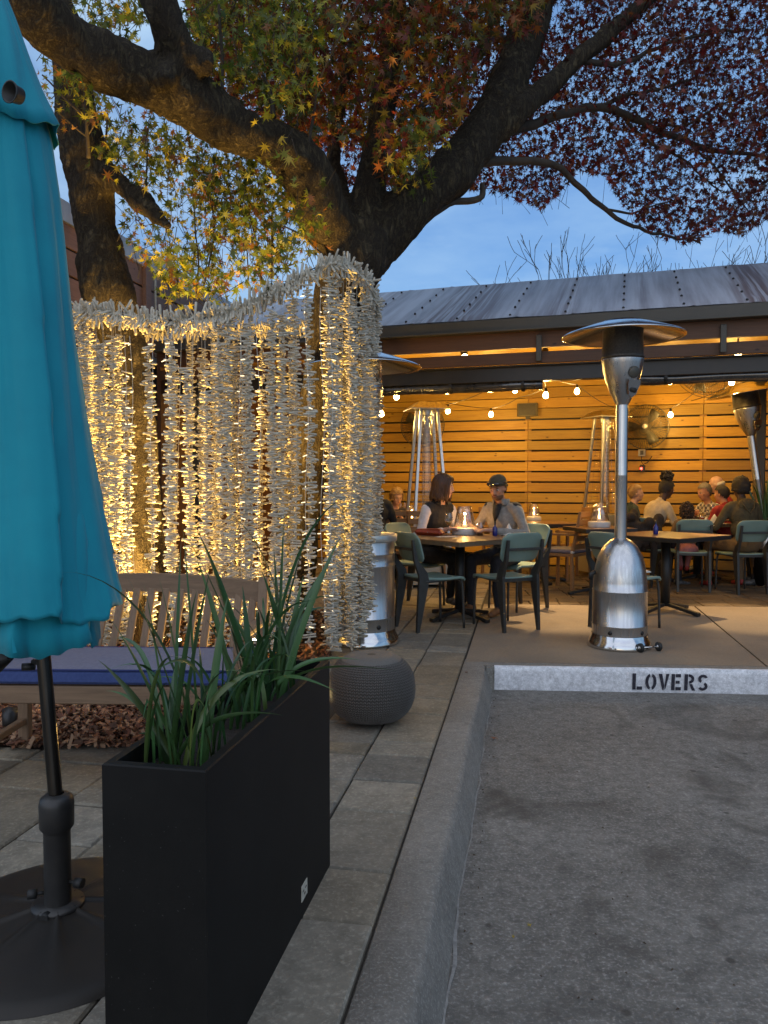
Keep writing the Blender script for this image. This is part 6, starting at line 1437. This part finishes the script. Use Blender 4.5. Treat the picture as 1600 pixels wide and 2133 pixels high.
        if detail:
            mb = MB(); vs = []
            for j in range(13):
                a = R(200 + j * 140 / 12)
                for r_ in (1.0, 1.4): vs.append(hc + HR @ Vector((.086 * math.cos(a), .104 * math.sin(a) * r_ - .006, .034 - (r_ - 1) * .09)))
            mb.add(vs, [(2 * j, 2 * j + 1, 2 * j + 3, 2 * j + 2) for j in range(12)], 0, True); q = mb.build('brim', capm, cp_); q = q.modifiers.new('s', 'SOLIDIFY'); q.thickness = .005
            mb = MB()
            for sx in (-1, 1): mb.ball(H(sx * .038, .108, .066), (.032, .010, .019), 14, 8, rot=HR @ Matrix.Rotation(-sx * .35, 3, 'Z')); mb.tube([H(sx * .066, .09, .07), H(sx * .09, .03, .065), H(sx * .093, -.03, .055)], .003, 6)
            mb.tube([H(-.012, .114, .07), H(.012, .114, .07)], .003, 6); mb.build('sunglasses', mat('shades', (.01, .01, .012), None, 4, .08, coat=1), cp_)
    for (fn) in (under or []): fn(t, sh, H, HR, P_)
    if sc_ != 1.0: t.scale = (sc_,) * 3
    return t
HB = mat('hair_brown', (.075, .032, .016), (.045, .02, .01), 60, .5, stretch=(1, 1, .2), bump=.3, bscale=90); HG = mat('hair_grey', (.16, .13, .10), (.09, .075, .06), 60, .6, bump=.3, bscale=90)
HBL = mat('hair_blonde', (.24, .14, .055), (.15, .085, .035), 50, .55, bump=.4, bscale=80); HK = mat('hair_black', (.012, .009, .008), (.02, .014, .012), 60, .7, bump=.6, bscale=120); HC = mat('hair_curly_brown', (.06, .03, .015), (.03, .015, .008), 60, .7, bump=.6, bscale=90)
BL_ = cloth_m('black_cloth', (.012, .012, .013)); WS = cloth_m('white_shirt', (.56, .54, .56), (.48, .46, .48)); FG = cloth_m('grey_fleece', (.27, .25, .225), (.20, .185, .165), .4); DJ = cloth_m('dark_jeans', (.02, .022, .03))
BT_ = mat('tan_boot', (.22, .10, .04), (.16, .07, .03), 20, .6); SN = mat('black_sneaker', (.03, .03, .03), (.12, .12, .12), 30, .6); CR_ = cloth_m('cream_sweater', (.46, .38, .27), (.38, .31, .21)); OL = cloth_m('olive_jacket', (.085, .065, .03), (.06, .045, .022), .5)
PK = cloth_m('pink_leggings', (.34, .13, .14)); RS = mat('red_sneaker', (.36, .035, .03), (.28, .025, .02), 20, .6); TL = cloth_m('dark_teal_top', (.018, .035, .04)); NV = cloth_m('navy_top', (.02, .018, .035)); RD = cloth_m('red_shirt', (.30, .02, .02)); KH_ = cloth_m('khaki', (.16, .10, .05))
def plaid():
    m, nt, b = base_mat('plaid_shirt'); L = nt.links.new; tc = N(nt, 'ShaderNodeTexCoord'); c = N(nt, 'ShaderNodeTexChecker', i_Scale=26.0); c.inputs[1].default_value = (.45, .42, .38, 1); c.inputs[2].default_value = (.10, .09, .10, 1); L(tc.outputs['Object'], c.inputs[0]); L(c.outputs[0], b.inputs['Base Color']); b.inputs['Roughness'].default_value = .85; return m
PLD = plaid()
def collar(m_, zip_=True, shirt=None):
    def f(t, sh, H, HR, P_):
        mb = MB(); n = 20; vs = []
        for i in range(n + 1):
            a = R(-60 + 300 * i / n)
            for (r_, z_) in ((.082, -.015), (.076, .045)): vs.append(sh + Vector((r_ * math.cos(a), -r_ * math.sin(a) * .95 + .015, z_ + .03)))
        mb.add(vs, [(2 * i, 2 * i + 2, 2 * i + 3, 2 * i + 1) for i in range(n)], 0, True); o = mb.build('collar', m_, t); q = o.modifiers.new('s', 'SOLIDIFY'); q.thickness = .007
        if shirt:
            mb = MB(); p0 = sh + Vector((0, .083, .025)); A = [sh + Vector((-.052, .070, .045)), sh + Vector((.052, .070, .045)), sh + Vector((.014, .128, -.13)), sh + Vector((-.014, .128, -.13))]
            mb.add([sh + Vector((-.05, .075, .035)), sh + Vector((0, .098, .02)), sh + Vector((.05, .075, .035)), sh + Vector((-.034, .112, -.07)), sh + Vector((0, .130, -.07)), sh + Vector((.034, .112, -.07)), sh + Vector((0, .134, -.16))], [(0, 3, 4, 1), (1, 4, 5, 2), (3, 6, 4), (4, 6, 5)], 0, True)
            o = mb.build('undershirt', shirt, t); q = o.modifiers.new('s', 'SOLIDIFY'); q.thickness = .006
    return f
def beard(m_):
    def f(t, sh, H, HR, P_):
        mb = MB(); mb.ball(H(0, .030, -.072), (.056, .062, .045), 18, 10, rot=HR); mb.ball(H(0, .085, -.046), (.024, .012, .006), 10, 6, rot=HR); mb.build('beard', m_, t)
    return f
def patch(m_):
    def f(t, sh, H, HR, P_):
        mb = MB()
        for sx in (-1, 1): mb.ball(sh + Vector((sx * .135, -.012, -.002)), (.068, .062, .050), 14, 8)
        mb.build('shoulder_patch', m_, t)
    return f
person('person with shoulder length brown hair in a black vest over a white shirt', (.47, 7.70, 0), rz_of(.62, -.78), WS, BL_, SN, S1, 'bob', HB, head_yaw=R(62) * -1 * -1 if False else R(38), head_pitch=R(6), lean=.11,
       hands=[((.27, .14, .73), (.12, .36, .80)), ((-.26, .12, .74), (-.02, .37, .80))], voxel=.009, vest=BL_, crossed=True, under=[collar(BL_)])
person('bearded person in a dark cap and grey quarter zip fleece looking down at the table', (1.20, 7.56, 0), rz_of(-.62, -.78), FG, DJ, BT_, S2, 'cap', HB, head_yaw=R(6), head_pitch=R(17), lean=.08,
       hands=[((.29, .12, .76), (.10, .38, .80)), ((-.29, .12, .76), (-.06, .40, .80))], voxel=.009, detail=True, knees=.14, under=[collar(FG, shirt=BL_), beard(mat('beard', (.16, .075, .035), (.11, .05, .025), 60, .8)), patch(BL_)], sc_=1.0)
person('blonde older person in a dark top with hands at the chin, far left table', (.10, 10.25, -.06), rz_of(.35, -.9), NV, BL_, SN, S1, 'fluffy', HBL, head_pitch=R(14), head_yaw=R(0), lean=.12, hands=[((.22, .16, .70), (.04, .26, .93)), ((-.22, .16, .70), (-.03, .27, .94))], sc_=.93)
person('person in black seen from behind beside the right edge of the bead curtain', (-.12, 9.0, 0), rz_of(.1, 1), BL_, BL_, SN, S2, 'short', HK, lean=.05)
person('person with cropped blond hair in a dark top at the far right table', (3.22, 10.15, -.04), rz_of(.9, -.1), TL, BL_, SN, S1, 'short', HBL, head_yaw=R(-8), lean=.06, sc_=.95)
person('person with black afro puff and cream sweater leaning over the table', (3.20, 9.42, -.03), rz_of(.97, .22), CR_, DJ, SN, S3, 'puff', HK, head_yaw=R(12), head_pitch=R(22), lean=.20, hands=[((.25, .28, .74), (.12, .50, .80)), ((-.25, .26, .72), (-.08, .50, .80))])
person('child with big curly brown hair, pink leggings and dangling red sneakers', (3.56, 9.0, -.02), rz_of(.25, .97), KH_, PK, RS, S1, 'curly', HC, lean=.10, sc_=.70, legup=True, seat=.60)
person('person with short grey hair in a plaid shirt, facing left at the crowded table', (4.42, 10.25, -.03), rz_of(-.93, -.35), PLD, DJ, SN, S2, 'short', HG, head_pitch=R(12), head_yaw=R(-5), lean=.12, sc_=.96, hands=[((.24, .2, .72), (.05, .30, .90)), ((-.24, .2, .72), (-.03, .32, .90))])
person('balding person with thin white hair at the back of the right group', (4.66, 10.38, .02), rz_of(-.75, .3), RD, DJ, SN, S1, 'balding', mat('hair_white', (.5, .46, .4), None, 5, .7), head_pitch=R(16), lean=.08)
person('child with short dark hair in a red shirt beside the olive jacket', (4.30, 9.62, .02), rz_of(-.35, .9), RD, DJ, RS, S2, 'short', HK, head_pitch=R(8), head_yaw=R(25), lean=.04, sc_=.90)
def hood(m_):
    def f(t, sh, H, HR, P_):
        mb = MB(); mb.ball(sh + Vector((0, -.085, -.01)), (.115, .05, .085), 18, 10); mb.build('hood', m_, t)
        mb = MB(); mb.tube([sh + Vector((-.09, -.10, .04)), sh + Vector((-.05, -.145, -.04)), sh + Vector((0, -.155, -.10)), sh + Vector((.05, -.145, -.04)), sh + Vector((.09, -.10, .04))], .008, 8); mb.build('hood_seam', m_, t)
    return f
person('broad person with dark hair in an olive jacket seen from behind', (4.20, 8.93, -.02), rz_of(-.15, 1), OL, KH_, RS, S3, 'fluffy', HK, lean=.06, sc_=1.0, under=[hood(OL)], hands=[((.30, .12, .74), (.12, .38, .80)), ((-.30, .12, .74), (-.12, .38, .80))], knees=.2)
person('person in a dark top cut off by the right edge of the photo', (4.93, 9.35, 0), rz_of(-1, .1), NV, DJ, SN, S1, 'short', HB, lean=.08)
ct = T('fur_trim_coat', 'dark brown coat draped over the chair back of the cream sweater person', 'coat', (3.02, 9.12, 0)); mb = MB(); rn = random.Random(3)
for q in range(70): mb.ball((rn.gauss(0, .13), rn.gauss(0, .05), .66 + rn.gauss(0, .10)), (rn.uniform(.05, .09), .045, rn.uniform(.05, .1)), 8, 6)
me = remesh(mb, .02, 2); me.materials.append(cloth_m('coat_cloth', (.03, .02, .014), (.018, .012, .009), .6)); me.polygons.foreach_set('use_smooth', np.ones(len(me.polygons), bool)); o = bpy.data.objects.new('draped_cloth', me); col.objects.link(o); o.parent = ct
# plant by the post at the right edge
gp = T('grass_plant', 'tall green strap leaf plant beside the dark post at the right edge', 'plant', (4.62, 9.25, 0)); sp = []; rnd = random.Random(8)
mbp = MB(); mbp.lathe([(0, .0), (.13, 0), (.17, .45), (.165, .46), (.15, .44), (0, .42)], 24); mbp.build('pot', m_planter, gp)
for i in range(40):
    a = rnd.uniform(0, 6.28); h = rnd.uniform(.5, .95); q = h * rnd.uniform(.08, .4); b0 = Vector((4.62 + .06 * math.cos(a), 9.25 + .06 * math.sin(a), .42)); sp.append((b0, b0 + Vector((math.cos(a) * q, math.sin(a) * q, h)), .012, .6, rnd.uniform(0, 3)))
blades(gp, sp)
# fallen leaves
def fallen(px, py, z, c, label, s_=.022):
    p = G(px, py, z); t = T('fallen_leaf', label, 'leaf', p, rnd.uniform(0, 6), 'fallen leaves'); mb = MB(); vs = [(x * s_, y * s_, .006 + .012 * abs(math.sin(x * 3 + y))) for (x, y) in LO]; mb.add(vs, [tuple(range(NL))]); mb.build('blade', mat('dry_leaf_%s' % px, c, None, 5, .8), t)
fallen(1029, 1541, -KH, (.25, .09, .04), 'curled brown oak leaf on the parking bay floor near the kerb corner', .030)
fallen(1103, 1935, -KH, (.40, .30, .05), 'larger of two tiny yellow leaf scraps on the parking bay floor', .011)
fallen(1070, 1958, -KH, (.40, .28, .05), 'smaller of two tiny yellow leaf scraps on the parking bay floor', .008)
fallen(865, 1668, 0, (.40, .28, .06), 'tiny tan leaf scrap on the seam between pavers and kerb', .009)
fallen(972, 1404, 0, (.16, .08, .05), 'thin brown leaf lying on the kerb corner', .016)
mb = MB(); rn = random.Random(12)
for q in range(70):
    if q < 45: p = J1 + U * rn.uniform(-1, 4.2) + V * (.225 + abs(rn.gauss(0, .03))); p.z = -KH
    else: p = G(rn.uniform(1050, 1600), rn.uniform(1480, 2120), -KH)
    a = rn.uniform(0, 6.28); l_ = rn.uniform(.004, .014); d_ = Vector((math.cos(a), math.sin(a), 0)); mb.tube([p + Vector((0, 0, .002)), p + d_ * l_ * .5 + Vector((0, 0, .004)), p + d_ * l_ + Vector((0, 0, .002))], [.0012, .0022, .0008], 5)
tag(mb.build('leaf_litter', mat('litter', (.10, .06, .035), (.05, .035, .02), 30, .9)), 'tiny brown twigs and leaf crumbs gathered along the kerb foot and bay floor', 'litter', kind='stuff')
bpy.context.view_layer.update()
